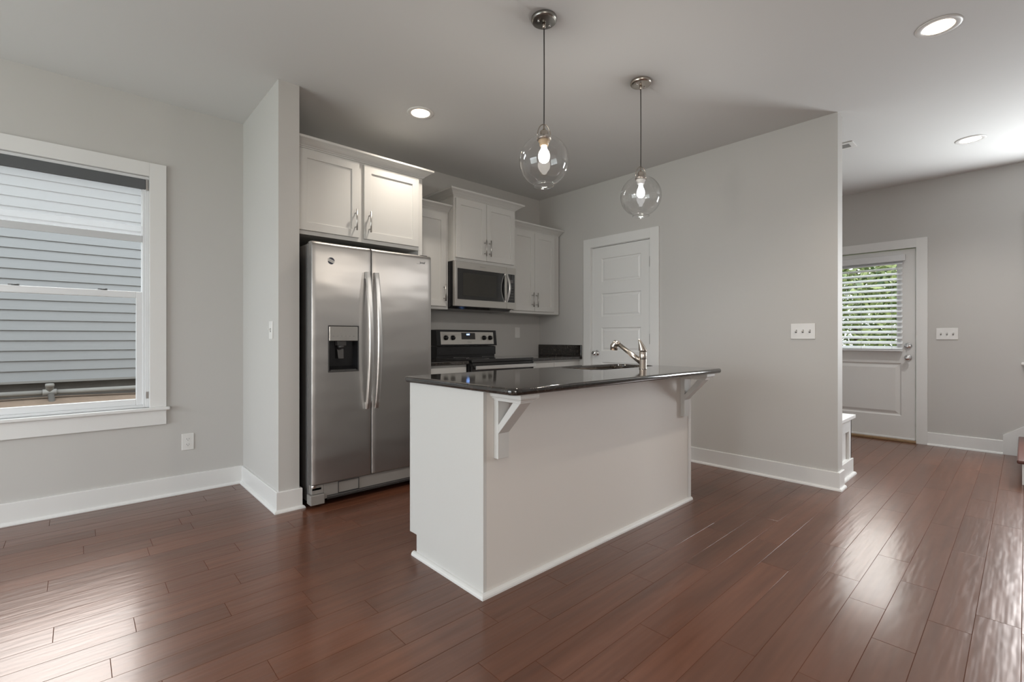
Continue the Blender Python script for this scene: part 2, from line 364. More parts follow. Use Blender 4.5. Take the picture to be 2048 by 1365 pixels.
# ------------------------------------------------------------------ floor
def build_floor():
    x0, x1 = XW, XE; y_ref, pw = 0.010, 0.1247
    known = {24: [.270, -.85, 1.05], 23: [-.097, .93, -1.0], 22: [-.62, .62], 21: [.46, -.55], 20: [.291, -.4, .92], 19: [.54, -.066, -.8], 18: [.163, .768, -.6], 17: [1.009, -.33, .45], 16: [.083, -.9, .72],
             15: [.694, -.12], 14: [.888, .2, 1.6], 13: [.478, 1.33], 12: [.868, 0.05, 2.0], 11: [1.2, 1.605, .55], 10: [.62, 1.36, 2.25], 9: [1.907, 1.0], 8: [1.15, 2.2, 3.1], 7: [1.596, .8, 2.75], 6: [2.476, 1.3, 3.45],
             5: [1.724, 2.95, 4.15], 4: [2.604, 1.4, 3.83], 3: [2.412, 3.0, 1.75, 4.6], 2: [2.15, 2.753, 3.75], 1: [2.445, 1.7, 3.35], 0: [2.632, 2.0, 4.0]}
    rnd = random.Random(11)
    vs, fs, cols = [], [], []
    lo = math.floor((YS - y_ref) / pw); hi = math.ceil((YW - y_ref) / pw)
    g, bv, dz = 0.0003, 0.0009, 0.0008
    for k in range(lo, hi):
        a, b = max(YS, y_ref + k * pw), min(YW + 0.01, y_ref + (k + 1) * pw)
        js = sorted(known.get(k, []))
        if not js: js = [x0 + rnd.uniform(0.2, 1.2)]
        while js[0] - x0 > 1.3: js.insert(0, js[0] - rnd.uniform(0.45, 1.2))
        while x1 - js[-1] > 1.3: js.append(js[-1] + rnd.uniform(0.45, 1.25))
        js = [x0] + js + [x1]
        for i in range(len(js) - 1):
            u0, u1 = js[i], js[i + 1]
            if u1 - u0 < 0.02: continue
            o = len(vs); h = rnd.uniform(-0.0002, 0.0002)
            for (e, z) in ((g, -dz), (g + bv, h)):
                vs += [(u0 + e, a + e, z), (u1 - e, a + e, z), (u1 - e, b - e, z), (u0 + e, b - e, z)]
            f_ = [(o + 4, o + 5, o + 6, o + 7)] + [(o + q, o + (q + 1) % 4, o + 4 + (q + 1) % 4, o + 4 + q) for q in range(4)]
            c = (rnd.random(), rnd.random(), rnd.random(), 1)
            fs += f_; cols += [c] + [(*c[:3], .45)] * 4
    # dark board under the gaps
    o = len(vs); z = -dz
    vs += [(x0, YS, z), (x1, YS, z), (x1, YW, z), (x0, YW, z), (x0, YS, -0.15), (x1, YS, -0.15), (x1, YW, -0.15), (x0, YW, -0.15)]
    ff = [(o, o + 1, o + 2, o + 3), (o + 7, o + 6, o + 5, o + 4), (o, o + 4, o + 5, o + 1), (o + 1, o + 5, o + 6, o + 2), (o + 2, o + 6, o + 7, o + 3), (o + 3, o + 7, o + 4, o)]
    fs += ff; cols += [(0, 0, 0, 0)] * 6
    me = bpy.data.meshes.new('floor'); me.from_pydata(vs, [], fs); me.update()
    ca = me.color_attributes.new('plank', 'FLOAT_COLOR', 'CORNER')
    for p, c in zip(me.polygons, cols):
        for li in p.loop_indices: ca.data[li].color = c
    me.materials.append(FLOORM)
    ob = bpy.data.objects.new('floor', me); C.objects.link(ob); ob['kind'] = 'structure'
build_floor()

# ------------------------------------------------------------------ ceiling and walls
cans = [(1.835, 2.977), (3.329, 0.310), (5.412, 0.307), (0.2, 0.0), (0.2, -1.9), (2.6, -1.9)]
hh = 0.066
struct(slab_with_holes((XW, XE), (YS, YW), 'z', H, H + 0.2, [(x - hh, x + hh, y - hh, y + hh) for x, y in cans]), 'ceiling', CEIL)
WX0, WX1, WZ0, WZ1 = -0.555, 0.362, 0.628, 2.205          # left window opening
struct(slab_with_holes((XW - 0.14, X1), (0 - .15, H + .2), 'y', YW, YW + 0.14, [(WX0, WX1, WZ0, WZ1)]), 'wall_north', WALL)
struct(box(X1, XE + .14, YB, YW + .14, -.15, H + .2), 'wall_kitchen', WALL)
struct(box(X1, X2, YP, YB, 0, H), 'wall_pier', WALL)
DY0, DY1, DZ = 2.435, 3.146, 2.066                        # pantry door opening
struct(slab_with_holes((YE, YB), (0, H), 'x', XP, XP2, [(DY0, DY1, -1, DZ)]), 'wall_pantry', WALL)
EY0, EY1, EZ = 0.775, 1.705, 2.055                        # entry door opening
VY0, VY1, VZ0, VZ1 = -0.93, -0.085, 0.875, 2.2            # stair window opening
struct(slab_with_holes((YS - .14, YB), (-.15, H + .2), 'x', XE, XE + .14, [(EY0, EY1, -.16, EZ), (VY0, VY1, VZ0, VZ1)]), 'wall_east', WALL)
struct(box(XP2, XE, 2.36, 2.48, 0, H), 'wall_foyer', WALL)
SW = [(-2.95, -1.25, .75, 2.15)]
struct(slab_with_holes((XW - .14, XE + .14), (-.15, H + .2), 'y', YS - .14, YS, SW), 'wall_south', WALL)
WW = (0.8, 3.6, 0.08, 2.2)
struct(slab_with_holes((YS, YW), (-.15, H + .2), 'x', XW - .14, XW, [WW]), 'wall_west', WALL)

# ------------------------------------------------------------------ baseboards
def base_profile():      # (out, z) : board and shoe moulding
    return [(0, 0), (0.030, 0), (0.0295, 0.007), (0.026, 0.013), (0.020, 0.0175), (0.0145, 0.019), (0.0145, 0.128), (0.012, 0.131), (0, 0.131)]
def baseboard(name, pts):
    """pts: floor polyline along the wall, room on its right side"""
    n = len(pts); rings = []; P = [Vector((p[0], p[1])) for p in pts]
    for i in range(n):
        ds = []
        if i > 0: ds.append((P[i] - P[i - 1]).normalized())
        if i < n - 1: ds.append((P[i + 1] - P[i]).normalized())
        ns = [Vector((d.y, -d.x)) for d in ds]
        nn = ns[0] if len(ns) == 1 else (ns[0] + ns[1]) / (1 + ns[0].dot(ns[1]))
        rings.append([(P[i].x + nn.x * o, P[i].y + nn.y * o, z) for o, z in base_profile()])
    mb = MB().rings(rings); return struct(mb, name, TRIM)
baseboard('baseboard_north', [(XW, YW), (X1, YW)])
baseboard('baseboard_pier', [(X1, YW - .015), (X1, YP), (X2, YP), (X2, YP + 0.09)])
baseboard('baseboard_pantry', [(XP, DY0 - .09), (XP, YE), (XP2, YE)])
baseboard('baseboard_east', [(XE, 0.688), (XE, 0.145)])
baseboard('baseboard_foyer', [(XP2 + .45, 2.36), (XE, 2.36), (XE, EY1 + .09)])
baseboard('baseboard_south', [(XE, YS), (XW, YS)])
baseboard('baseboard_west', [(XW, YS), (XW, WW[0] - .1)])

# ------------------------------------------------------------------ windows
def casing_y(name, x0, x1, z0, z1, y, out, wdt, parent, th=0.019, sill=True):
    """casing on a wall facing 'out' (-1 -> faces -Y)"""
    ya, yb = y, y + out * th
    mb = MB().box(x0 - wdt, x0, ya, yb, z0, z1 + wdt).box(x1, x1 + wdt, ya, yb, z0, z1 + wdt).box(x0, x1, ya, yb, z1, z1 + wdt)
    mb.build('casing', TRIM, parent, bevel=0.0015)
win = snode('window_1', (-0.1, YW, WZ0))
casing_y('casing', WX0, WX1, WZ0, WZ1, YW, -1, 0.093, win)
box(WX0 - .112, WX1 + .112, YW - .042, YW + .05, WZ0 - .022, WZ0).build('sill', TRIM, win, bevel=0.006, seg=3)
box(WX0 - .093, WX1 + .093, YW - .019, YW, WZ0 - .122, WZ0 - .022).build('apron', TRIM, win, bevel=0.0015)
yj0, yj1 = YW + .012, YW + .135
fr = MB().box(WX0, WX0 + .022, yj0, yj1, WZ0, WZ1).box(WX1 - .022, WX1, yj0, yj1, WZ0, WZ1).box(WX0 + .022, WX1 - .022, yj0, yj1, WZ1 - .02, WZ1).box(WX0 + .022, WX1 - .022, yj0, yj1, WZ0, WZ0 + .018)
for xx in (WX0 + .0222, WX1 - .0342): fr.box(xx, xx + .012, yj0 + .008, yj0 + .018, WZ0 + .0181, WZ1 - .0201)
fr.build('window_frame', VINYL, win, bevel=0.0015)
def sash(x0, x1, z0, z1, y0, y1, st, rt, rb, par, nm):
    mb = MB().box(x0, x0 + st, y0, y1, z0, z1).box(x1 - st, x1, y0, y1, z0, z1).box(x0 + st, x1 - st, y0, y1, z0, z0 + rb).box(x0 + st, x1 - st, y0, y1, z1 - rt, z1)
    s = mb.build(nm, VINYL, par, bevel=0.003)
    ym = (y0 + y1) / 2
    box(x0 + st - .004, x1 - st + .004, ym - .002, ym + .002, z0 + rb - .004, z1 - rt + .004).build('pane', PANE, s)
    return s
sl = sash(WX0 + .024, WX1 - .024, WZ0 + .018, 1.418, YW + .03, YW + .062, 0.045, 0.042, 0.042, win, 'lower_sash')
su = sash(WX0 + .024, WX1 - .024, 1.388, WZ1 - .02, YW + .066, YW + .098, 0.014, 0.03, 0.03, win, 'upper_sash')
for lx in (-0.275, 0.128):
    lk = MB().lathe([(0.0, 0), (.017, 0), (.017, .006), (.012, .010), (0, .011)], (lx, YW + .05, 1.418), seg=16)
    lk.rings([[(lx - .03, YW + .042, 1.421), (lx - .03, YW + .055, 1.421), (lx - .03, YW + .055, 1.427), (lx - .03, YW + .042, 1.427)], [(lx + .018, YW + .04, 1.421), (lx + .018, YW + .06, 1.421), (lx + .018, YW + .06, 1.429), (lx + .018, YW + .04, 1.429)]])
    lk.build('sash_lock', SASHB, win)
# lift cord holder on the side track
MB().lathe([(0, 0), (.013, 0), (.013, .006), (.006, .009), (0, .009)], (WX1 - .010, YW + .018, 0.735), axis='y', seg=16).box(WX1 - .016, WX1 - .004, YW + .010, YW + .018, .69, .735).build('tilt_latch', PULL, win)
# sheer shade with its charcoal head box
sh = thing('roller_shade', (-.1, YW + .03, 2.18), 'sheer white roller shade half lowered under a charcoal head box in the left window', 'window shade')
box(WX0 + .006, WX1 - .020, YW + .005, YW + .028, 2.118, 2.185).build('head_box', SHADEBOX, sh, bevel=0.002)
box(WX1 - .018, WX1 - .006, YW + .003, YW + .03, 2.11, 2.187).build('end_bracket', PULL, sh, bevel=0.002)
box(WX0 + .03, WX1 - .034, YW + .0225, YW + .0235, 1.80, 2.125).build('shade_cloth', SHEER, sh)
hem = MB().box(WX0 + .03, WX1 - .034, YW + .019, YW + .027, 1.755, 1.80); hem.build('hem_bar', mat('hem_fabric', (0.55, 0.56, 0.57), 0.6, noise=(30, 0.03)), sh, bevel=0.003)
box(WX0 + .03, WX1 - .034, YW + .018, YW + .0222, 1.80, 1.865).build('hem_fold', SHEER, sh)

# windows behind and beside the camera
def plain_window(n, plane, u0, u1, z0, z1, t, out, mull, sides=True):
    w_ = snode('window_%d' % n, (t, (u0 + u1) / 2, z0) if plane == 'x' else ((u0 + u1) / 2, t, z0))
    def bb(mb, a, b, t0, t1, c, d):
        return mb.box(t0, t1, a, b, c, d) if plane == 'x' else mb.box(a, b, t0, t1, c, d)
    mb = MB(); f, k = 0.022, 0.09
    bb(mb, u0 - k, u0, t, t + out * .019, z0, z1 + k); bb(mb, u1, u1 + k, t, t + out * .019, z0, z1 + k); bb(mb, u0, u1, t, t + out * .019, z1, z1 + k)
    mb.build('casing', TRIM, w_, bevel=0.0015)
    mb = MB(); bb(mb, u0 - .112, u1 + .112, t + out * .042, t - out * .03, z0 - .022, z0); mb.build('sill', TRIM, w_, bevel=0.005)
    mb = MB(); bb(mb, u0 - k, u1 + k, t, t + out * .019, z0 - .12, z0 - .022); mb.build('apron', TRIM, w_, bevel=0.0015)
    mb = MB(); o0, o1 = t - out * .085, t - out * .13
    st = .045
    bb(mb, u0, u0 + st, o0, o1, z0, z1); bb(mb, u1 - st, u1, o0, o1, z0, z1); bb(mb, u0 + st, u1 - st, o0, o1, z0, z0 + st); bb(mb, u0 + st, u1 - st, o0, o1, z1 - st, z1)
    zm = (z0 + z1) / 2; bb(mb, u0 + st, u1 - st, o0 + out * .001, o1, zm - .02, zm + .02)
    for i in range(1, mull): um = u0 + (u1 - u0) * i / mull; bb(mb, um - .04, um + .04, o0 + out * .002, o1, z0 + st, z1 - st)
    mb.build('window_frame', VINYL, w_, bevel=0.002)
    mb = MB(); oc = t - out * .108; bb(mb, u0 + .02, u1 - .02, oc - .002, oc + .002, z0 + .02, z1 - .02); mb.build('pane', PANE, w_)
plain_window(2, 'x', VY0, VY1, VZ0, VZ1, XE, -1, 1)
plain_window(3, 'y', *SW[0], YS, 1, 2)
plain_window(4, 'x', WW[0], WW[1], WW[2] + .02, WW[3], XW, 1, 3)

# ------------------------------------------------------------------ doors
def raised_panels_x(x, y0, y1, z0, z1, panels, dx, th):
    """door slab in plane X, front at x facing -X; panels list of (y0,y1,z0,z1) with sunk moulding"""
    mb = slab_with_holes((y0, y1), (z0, z1), 'x', x, x + th, panels)
    for (a, b, c, d) in panels:
        r = []
        for (ins, dep) in ((0, 0), (.008, .009), (.018, .009), (.034, .003)):
            r.append([(x + dep, a + ins, c + ins), (x + dep, b - ins, c + ins), (x + dep, b - ins, d - ins), (x + dep, a + ins, d - ins)])
        mb.rings(r, False, True, weld=True)
    return mb
d1 = snode('door_1', (XP, 2.79, 0))
CA = 0.095
mb = MB().box(XP - .019, XP, DY0 - CA, DY0, 0, DZ + CA).box(XP - .019, XP, DY1, DY1 + CA, 0, DZ + CA).box(XP - .019, XP, DY0, DY1, DZ, DZ + CA)
mb.build('casing', TRIM, d1, bevel=0.0015)
mb = MB().box(XP, XP2, DY0, DY0 + .004, 0, DZ).box(XP, XP2, DY1 - .004, DY1, 0, DZ).box(XP, XP2, DY0, DY1, DZ - .004, DZ)
mb.build('jamb', TRIM, d1)
pz = [(1.685, 1.937), (1.327, 1.569), (.968, 1.212), (.608, .852), (.22, .492)]
raised_panels_x(XP + .006, DY0 + .006, DY1 - .006, 0.012, DZ - .008, [(2.546, 3.018, a, b) for a, b in pz], .01, .035).build('door_leaf', TRIM, d1)
for hz in (1.84, 1.095, 0.30):
    MB().tube([(XP - .004, DY0 + .004, hz - .05), (XP - .004, DY0 + .004, hz + .05)], .0075, 10).build('hinge', PULL, d1)
def knob(x, y, z, par, nm, out=-1, r=.027):
    s = out
    k = MB().lathe([(0, 0), (.031, 0), (.031, s * .006), (.027, s * .010), (.012, s * .012), (.011, s * .030), (r * .75, s * .036), (r, s * .048), (r, s * .056), (r * .8, s * .066), (0, s * .069)], (x, y, z), axis='x', seg=24)
    return k.build(nm, CHROME, par)
knob(XP + .006, 3.075, .945, d1, 'door_knob')

d2 = snode('door_2', (XE, 1.24, 0))
mb = MB().box(XE - .019, XE, EY0 - .09, EY0, 0, EZ + .095).box(XE - .019, XE, EY1, EY1 + .09, 0, EZ + .095).box(XE - .019, XE, EY0, EY1, EZ, EZ + .095)
mb.build('casing', TRIM, d2, bevel=0.0015)
GY0, GY1, GZ0, GZ1 = .925, 1.56, 1.005, 1.915
xd = XE + .012
mb = slab_with_holes((EY0 + .008, EY1 - .008), (.04, EZ - .008), 'x', xd, xd + .045, [(GY0, GY1, GZ0, GZ1), (.90, 1.585, .27, .835)])
r = []
for (ins, dep) in ((0, 0), (.010, .010), (.022, .010), (.05, .0)):
    r.append([(xd + dep, .90 + ins, .27 + ins), (xd + dep, 1.585 - ins, .27 + ins), (xd + dep, 1.585 - ins, .835 - ins), (xd + dep, .90 + ins, .835 - ins)])
mb.rings(r, False, True); mb.box(xd + .03, xd + .045, .90, 1.585, .27, .835)
mb.build('door_leaf', TRIM, d2)
mb = MB()
for (a, b, c, d) in ((GY0 - .03, GY0 + .012, GZ0 - .03, GZ1 + .03), (GY1 - .012, GY1 + .03, GZ0 - .03, GZ1 + .03), (GY0 + .012, GY1 - .012, GZ0 - .03, GZ0 + .012), (GY0 + .012, GY1 - .012, GZ1 - .012, GZ1 + .03)):
    mb.box(xd - .010, xd, a, b, c, d)
mb.build('glass_frame', VINYL, d2, bevel=0.003)
box(xd + .02, xd + .025, GY0 - .004, GY1 + .004, GZ0 - .004, GZ1 + .004).build('pane', PANE, d2)
knob(xd, .842, .895, d2, 'door_knob')
MB().lathe([(0, 0), (.032, 0), (.030, -.012), (.022, -.018), (0, -.019)], (xd, .842, 1.022), axis='x', seg=24).box(xd - .034, xd - .018, .838, .846, 1.006, 1.038).build('deadbolt', CHROME, d2)
for hz in (1.84, 1.0, .25): MB().tube([(XE - .003, EY1 - .002, hz - .05), (XE - .003, EY1 - .002, hz + .05)], .0075, 10).build('hinge', PULL, d2)
box(XE - .03, XE + .10, EY0, EY1, 0, .022).build('threshold', THRESH, d2, bevel=0.004)
box(xd - .006, xd + .05, EY0 + .01, EY1 - .01, .022, .04).build('door_sweep', VINYL, d2, bevel=0.003)

bl = thing('venetian_blind', (xd - .03, 1.24, 1.95), 'white faux wood venetian blind hanging over the glass of the entry door', 'window blind')
box(xd - .055, xd - .012, .862, 1.62, 1.925, 1.992).build('headrail', VINYL, bl, bevel=0.003)
nsl = 17; zt, zb = 1.905, 1.000
for i in range(nsl):
    z = zt - (zt - zb) * i / (nsl - 1); c = Vector((xd - .034, 0, z)); hw = .029; a = R(30)
    dx, dz_ = math.cos(a) * hw, math.sin(a) * hw
    rr = []
    for yy in (.884, 1.60):
        rr.append([(c.x - dx, yy, z - dz_), (c.x, yy, z + .0022), (c.x + dx, yy, z + dz_), (c.x + dx, yy, z + dz_ - .0025), (c.x, yy, z - .0008), (c.x - dx, yy, z - dz_ - .0025)])
    MB().rings(rr).build('slat', VINYL, bl)
box(xd - .058, xd - .012, .884, 1.60, .962, .980).build('bottom_rail', VINYL, bl, bevel=0.003)
for yy in (.97, 1.24, 1.52): MB().tube([(xd - .0585, yy, .975), (xd - .0585, yy, 1.93)], .0009, 6).build('ladder_cord', VINYL, bl)
MB().tube([(xd - .060, 1.56, 1.93), (xd - .062, 1.565, 1.35)], .004, 8).build('tilt_wand', VINYL, bl)

# ------------------------------------------------------------------ electrical plates
def plate(loc, facing, gangs, kind, label, cat, group=None, name=None):
    """facing '-y' or '-x'"""
    t = thing(name or ('light_switch' if kind == 'switch' else 'wall_outlet'), loc, label, cat, group)
    wdt = .073 + .046 * (gangs - 1); hgt = .117
    def b(mb, u0, u1, t0, t1, z0, z1):
        if facing == '-y': return mb.box(loc[0] + u0, loc[0] + u1, loc[1] - t1, loc[1] - t0, loc[2] + z0, loc[2] + z1)
        return mb.box(loc[0] - t1, loc[0] - t0, loc[1] - u1, loc[1] - u0, loc[2] + z0, loc[2] + z1)
    b(MB(), -wdt / 2, wdt / 2, 0, .006, -hgt / 2, hgt / 2).build('cover_plate', PLAST, t, bevel=0.003, seg=3)
    for g in range(gangs):
        u = (g - (gangs - 1) / 2) * .046
        if kind == 'switch':
            s = b(MB(), u - .006, u + .006, .006, .0072, -.012, .012).build('switch_slot', SLOT if gangs else PLAST, t)
            mb = MB()
            if facing == '-y':
                X, Y, Z = loc[0] + u, loc[1] - .006, loc[2]
                mb.rings([[(X - .005, Y, Z - .008), (X + .005, Y, Z - .008), (X + .005, Y, Z + .008), (X - .005, Y, Z + .008)], [(X - .004, Y - .014, Z + .003), (X + .004, Y - .014, Z + .003), (X + .004, Y - .014, Z + .011), (X - .004, Y - .014, Z + .011)]])
            else:
                X, Y, Z = loc[0] - .006, loc[1] - u, loc[2]
                mb.rings([[(X, Y + .005, Z - .008), (X, Y - .005, Z - .008), (X, Y - .005, Z + .008), (X, Y + .005, Z + .008)], [(X - .014, Y + .004, Z + .003), (X - .014, Y - .004, Z + .003), (X - .014, Y - .004, Z + .011), (X - .014, Y + .004, Z + .011)]])
            mb.build('toggle', PLAST, t)
        elif kind == 'outlet':
            for dz_ in (-.0195, .0195):
                rc = MB(); X, Y, Z = loc[0] + u, loc[1] - .006, loc[2] + dz_
                rc.lathe([(0, 0), (.0165, 0), (.0165, -.0015), (0, -.0015)], (X, Y, Z), axis='y', seg=20, smooth=False)
                r_ = rc.build('receptacle', PLAST, t)
                MB().box(X - .0075, X - .0055, Y - .002, Y - .0015, Z - .003, Z + .006).box(X + .0055, X + .0075, Y - .002, Y - .0015, Z - .003, Z + .006).lathe([(0, 0), (.0022, 0), (.0022, -.0006), (0, -.0006)], (X, Y - .0014, Z - .008), axis='y', seg=8).build('socket_slots', SLOT, r_)
        else:
            b(MB(), u - .0165, u + .0165, .006, .008, -.033, .033).build('rocker', PLAST, t, bevel=0.001)
    return t
plate((.581, YW, .362), '-y', 1, 'outlet', 'white duplex outlet low on the wall below and right of the window', 'outlet')
plate((3.687, YB, 1.166), '-y', 1, 'rocker', 'white single rocker plate on the backsplash wall right of the range', 'light switch', name='light_switch')
plate((X1, 3.339, 1.154), '-x', 1, 'switch', 'white single toggle switch plate on the side of the pier beside the fridge', 'light switch')
plate((XP, 1.143, 1.154), '-x', 3, 'switch', 'white triple toggle switch plate on the long wall right of the pantry door', 'light switch')
plate((XE, .538, 1.146), '-x', 3, 'switch', 'white triple toggle switch plate on the far wall right of the entry door', 'light switch')

# ------------------------------------------------------------------ cabinets
def shaker(mb, x0, x1, y, z0, z1, th=.019, st=.056, rec=.008):
    """shaker door, front at y facing -Y"""
    mb2 = slab_with_holes((x0, x1), (z0, z1), 'y', y, y + th, [(x0 + st, x1 - st, z0 + st, z1 - st)])
    mb.v, mb.f, mb.sm, mb.k = mb2.v, mb2.f, mb2.sm, mb2.k
    mb.box(x0 + st - .002, x1 - st + .002, y + rec, y + th - .002, z0 + st - .002, z1 - st + .002)
    return mb
def pull(x, y, zc, par, L=.152, horizontal=False):
    mb = MB()
    if not horizontal:
        mb.tube([(x, y - .032, zc - L / 2), (x, y - .032, zc + L / 2)], .0058, 12)
        for s in (-1, 1): mb.tube([(x, y, zc + s * L * .33), (x, y - .032, zc + s * L * .33)], .0042, 10)
    else:
        mb.tube([(x - L / 2, y - .032, zc), (x + L / 2, y - .032, zc)], .0058, 12)
        for s in (-1, 1): mb.tube([(x + s * L * .33, y, zc), (x + s * L * .33, y - .032, zc)], .0042, 10)
    return mb.build('handle', PULL, par)
def crown(x0, x1, y0, y1, z, h, oL, oR, par, o=.07):
    prof = [(0.0, 0), (.006, 0), (.008, .006), (.014, .008), (.018, .014), (.045, .034), (.060, .042), (.066, .044), (.070, .047), (.070, .06)]
    k = h / .06; rings = []
    for (d, zz) in prof:
        d = d * o / .07
        rings.append([(x0 - d * oL, y1, z + zz * k), (x0 - d * oL, y0 - d, z + zz * k), (x1 + d * oR, y0 - d, z + zz * k), (x1 + d * oR, y1, z + zz * k)])
    return MB().rings(rings).build('crown_moulding', CAB, par)

# over-fridge cabinet with tall side panel
fc = thing('fridge_cabinet', (1.56, 3.6, 1.805), 'white two-door cabinet with crown moulding mounted above the refrigerator', 'cabinet')
mb = MB().box(1.063, 2.05, 3.318, 3.917, 1.805, 1.812 + .012).box(1.063, 1.08, 3.318, 3.917, 1.805, 2.39).box(2.033, 2.05, 3.318, 3.917, 1.805, 2.39).box(1.063, 2.05, 3.318, 3.917, 2.372, 2.39).box(1.063, 2.05, 3.905, 3.917, 1.805, 2.39)
mb.build('cabinet_body', CAB, fc)
slab_with_holes((1.063, 2.05), (1.805, 2.39), 'y', 3.30, 3.319, [(1.11, 1.50, 1.85, 2.35), (1.56, 2.0, 1.85, 2.35)]).build('face_frame', CAB, fc, bevel=0.001)
box(2.012, 2.05, 3.30, 3.917, 0, 1.805).build('side_panel', CAB, fc, bevel=0.001)
for (a, b, hx) in ((1.085, 1.511, 1.478), (1.549, 2.008, 1.585)):
    d = shaker(MB(), a, b, 3.281, 1.832, 2.376).build('cabinet_door', CAB, fc, bevel=0.0012)
    pull(hx, 3.281, 1.955, d)
crown(1.063, 2.05, 3.30, 3.917, 2.39, .06, 0, 1, fc)

def upper(name, x0, x1, yf, z0, z1, doors, label, hz, oL, oR, zc, hc, light=True):
    t = thing(name, ((x0 + x1) / 2, 3.75, z0), label, 'cabinet')
    box(x0, x1, yf + .019, YB - .001, z0, z1).build('cabinet_body', CAB, t, bevel=0.001)
    slab_with_holes((x0, x1), (z0, z1), 'y', yf, yf + .019, [(a + .012, b - .012, z0 + .04, z1 - .04) for a, b, h in doors]).build('face_frame', CAB, t, bevel=0.001)
    for (a, b, hx) in doors:
        d = shaker(MB(), a, b, yf - .02, hz[0], hz[1]).build('cabinet_door', CAB, t, bevel=0.0012)
        pull(hx, yf - .02, hz[2], d)
    crown(x0, x1, yf, YB - .001, zc, hc, oL, oR, t)
    return t
upper('wall_cabinet', 2.052, 2.506, 3.594, 1.366, 2.262, [(2.085, 2.474, 2.447)], 'white single-door wall cabinet squeezed between the fridge cabinet and the microwave', (1.393, 2.226, 1.515), 0, 0, 2.252, .058)
upper('wall_cabinet', 3.274, 4.026, 3.594, 1.366, 2.262, [(3.305, 3.618, 3.578), (3.622, 3.938, 3.642)], 'white two-door wall cabinet right of the microwave in the kitchen corner', (1.393, 2.232, 1.512), 0, .3, 2.256, .058)
upper('wall_cabinet', 2.508, 3.272, 3.510, 1.808, 2.395, [(2.524, 2.879, 2.856), (2.884, 3.245, 2.912)], 'short white two-door cabinet with tall crown directly above the microwave', (1.838, 2.378, 1.958), 1, 1, 2.392, .06)

def base_cab(x0, x1, label, parts):
    t = thing('base_cabinet', ((x0 + x1) / 2, 3.6, 0), label, 'cabinet')
    box(x0, x1, 3.33, YB - .002, .10, .874).build('cabinet_body', CAB, t, bevel=0.001)
    box(x0, x1, 3.38, 3.40, 0, .10).build('toe_kick', CAB, t)
    box(x0, x1, 3.312, 3.33, .10, .874).build('face_frame', CAB, t, bevel=0.001)
    for (a, b, dw) in parts:
        dr = box(a, b, 3.293, 3.312, .72, .852).build('drawer', CAB, t, bevel=0.002); pull((a + b) / 2, 3.293, .786, dr, .12, True)
        d = shaker(MB(), a, b, 3.293, .125, .70).build('cabinet_door', CAB, t, bevel=0.0012); pull(dw, 3.293, .60, d)
base_cab(2.052, 2.504, 'white base cabinet between the refrigerator and the range', [(2.075, 2.485, 2.46)])
base_cab(3.278, 4.045, 'white base cabinet right of the range in the kitchen corner', [(3.30, 3.62, 3.59), (3.625, 3.94, 3.655)])

ct = thing('countertop', (2.28, 3.6, .875), 'short dark granite countertop between the refrigerator and the range', 'countertop')
box(2.052, 2.506, 3.268, YB - .002, .875, .905).build('granite_slab', GRAN, ct, bevel=0.005, seg=3)
ct = thing('countertop', (3.66, 3.6, .875), 'dark granite countertop right of the range with a low side splash', 'countertop')
box(3.276, XP - .001, 3.268, YB - .002, .875, .905).build('granite_slab', GRAN, ct, bevel=0.005, seg=3)
box(XP - .021, XP - .001, 3.272, YB - .003, .906, 1.028).build('side_splash', GRAN, ct, bevel=0.003)

# ------------------------------------------------------------------ text helper
def text(s, size, ext, m, parent, loc, rot, name, shear=0.0, bold=0.0, align='CENTER'):
    cu = bpy.data.curves.new(name, 'FONT'); cu.body = s; cu.size = size; cu.extrude = ext; cu.shear = shear; cu.offset = bold
    cu.align_x = align; cu.align_y = 'CENTER'; cu.resolution_u = 3
    tmp = bpy.data.objects.new(name, cu); C.objects.link(tmp)
    dg = bpy.context.evaluated_depsgraph_get(); dg.update()
    me = bpy.data.meshes.new_from_object(tmp.evaluated_get(dg))
    bpy.data.objects.remove(tmp); me.materials.clear(); me.materials.append(m)
    M = Matrix.Translation(Vector(loc)) @ rot.to_4x4()
    me.transform(M)
    o = bpy.data.objects.new(name, me); C.objects.link(o)
    o.parent = parent; wl = Vector((0, 0, 0)); q = parent
    while q: wl += Vector(q.location); q = q.parent
    me.transform(Matrix.Translation(-wl))
    return o
FACE_MY = Matrix(((1, 0, 0), (0, 0, -1), (0, 1, 0)))     # text plane facing -Y

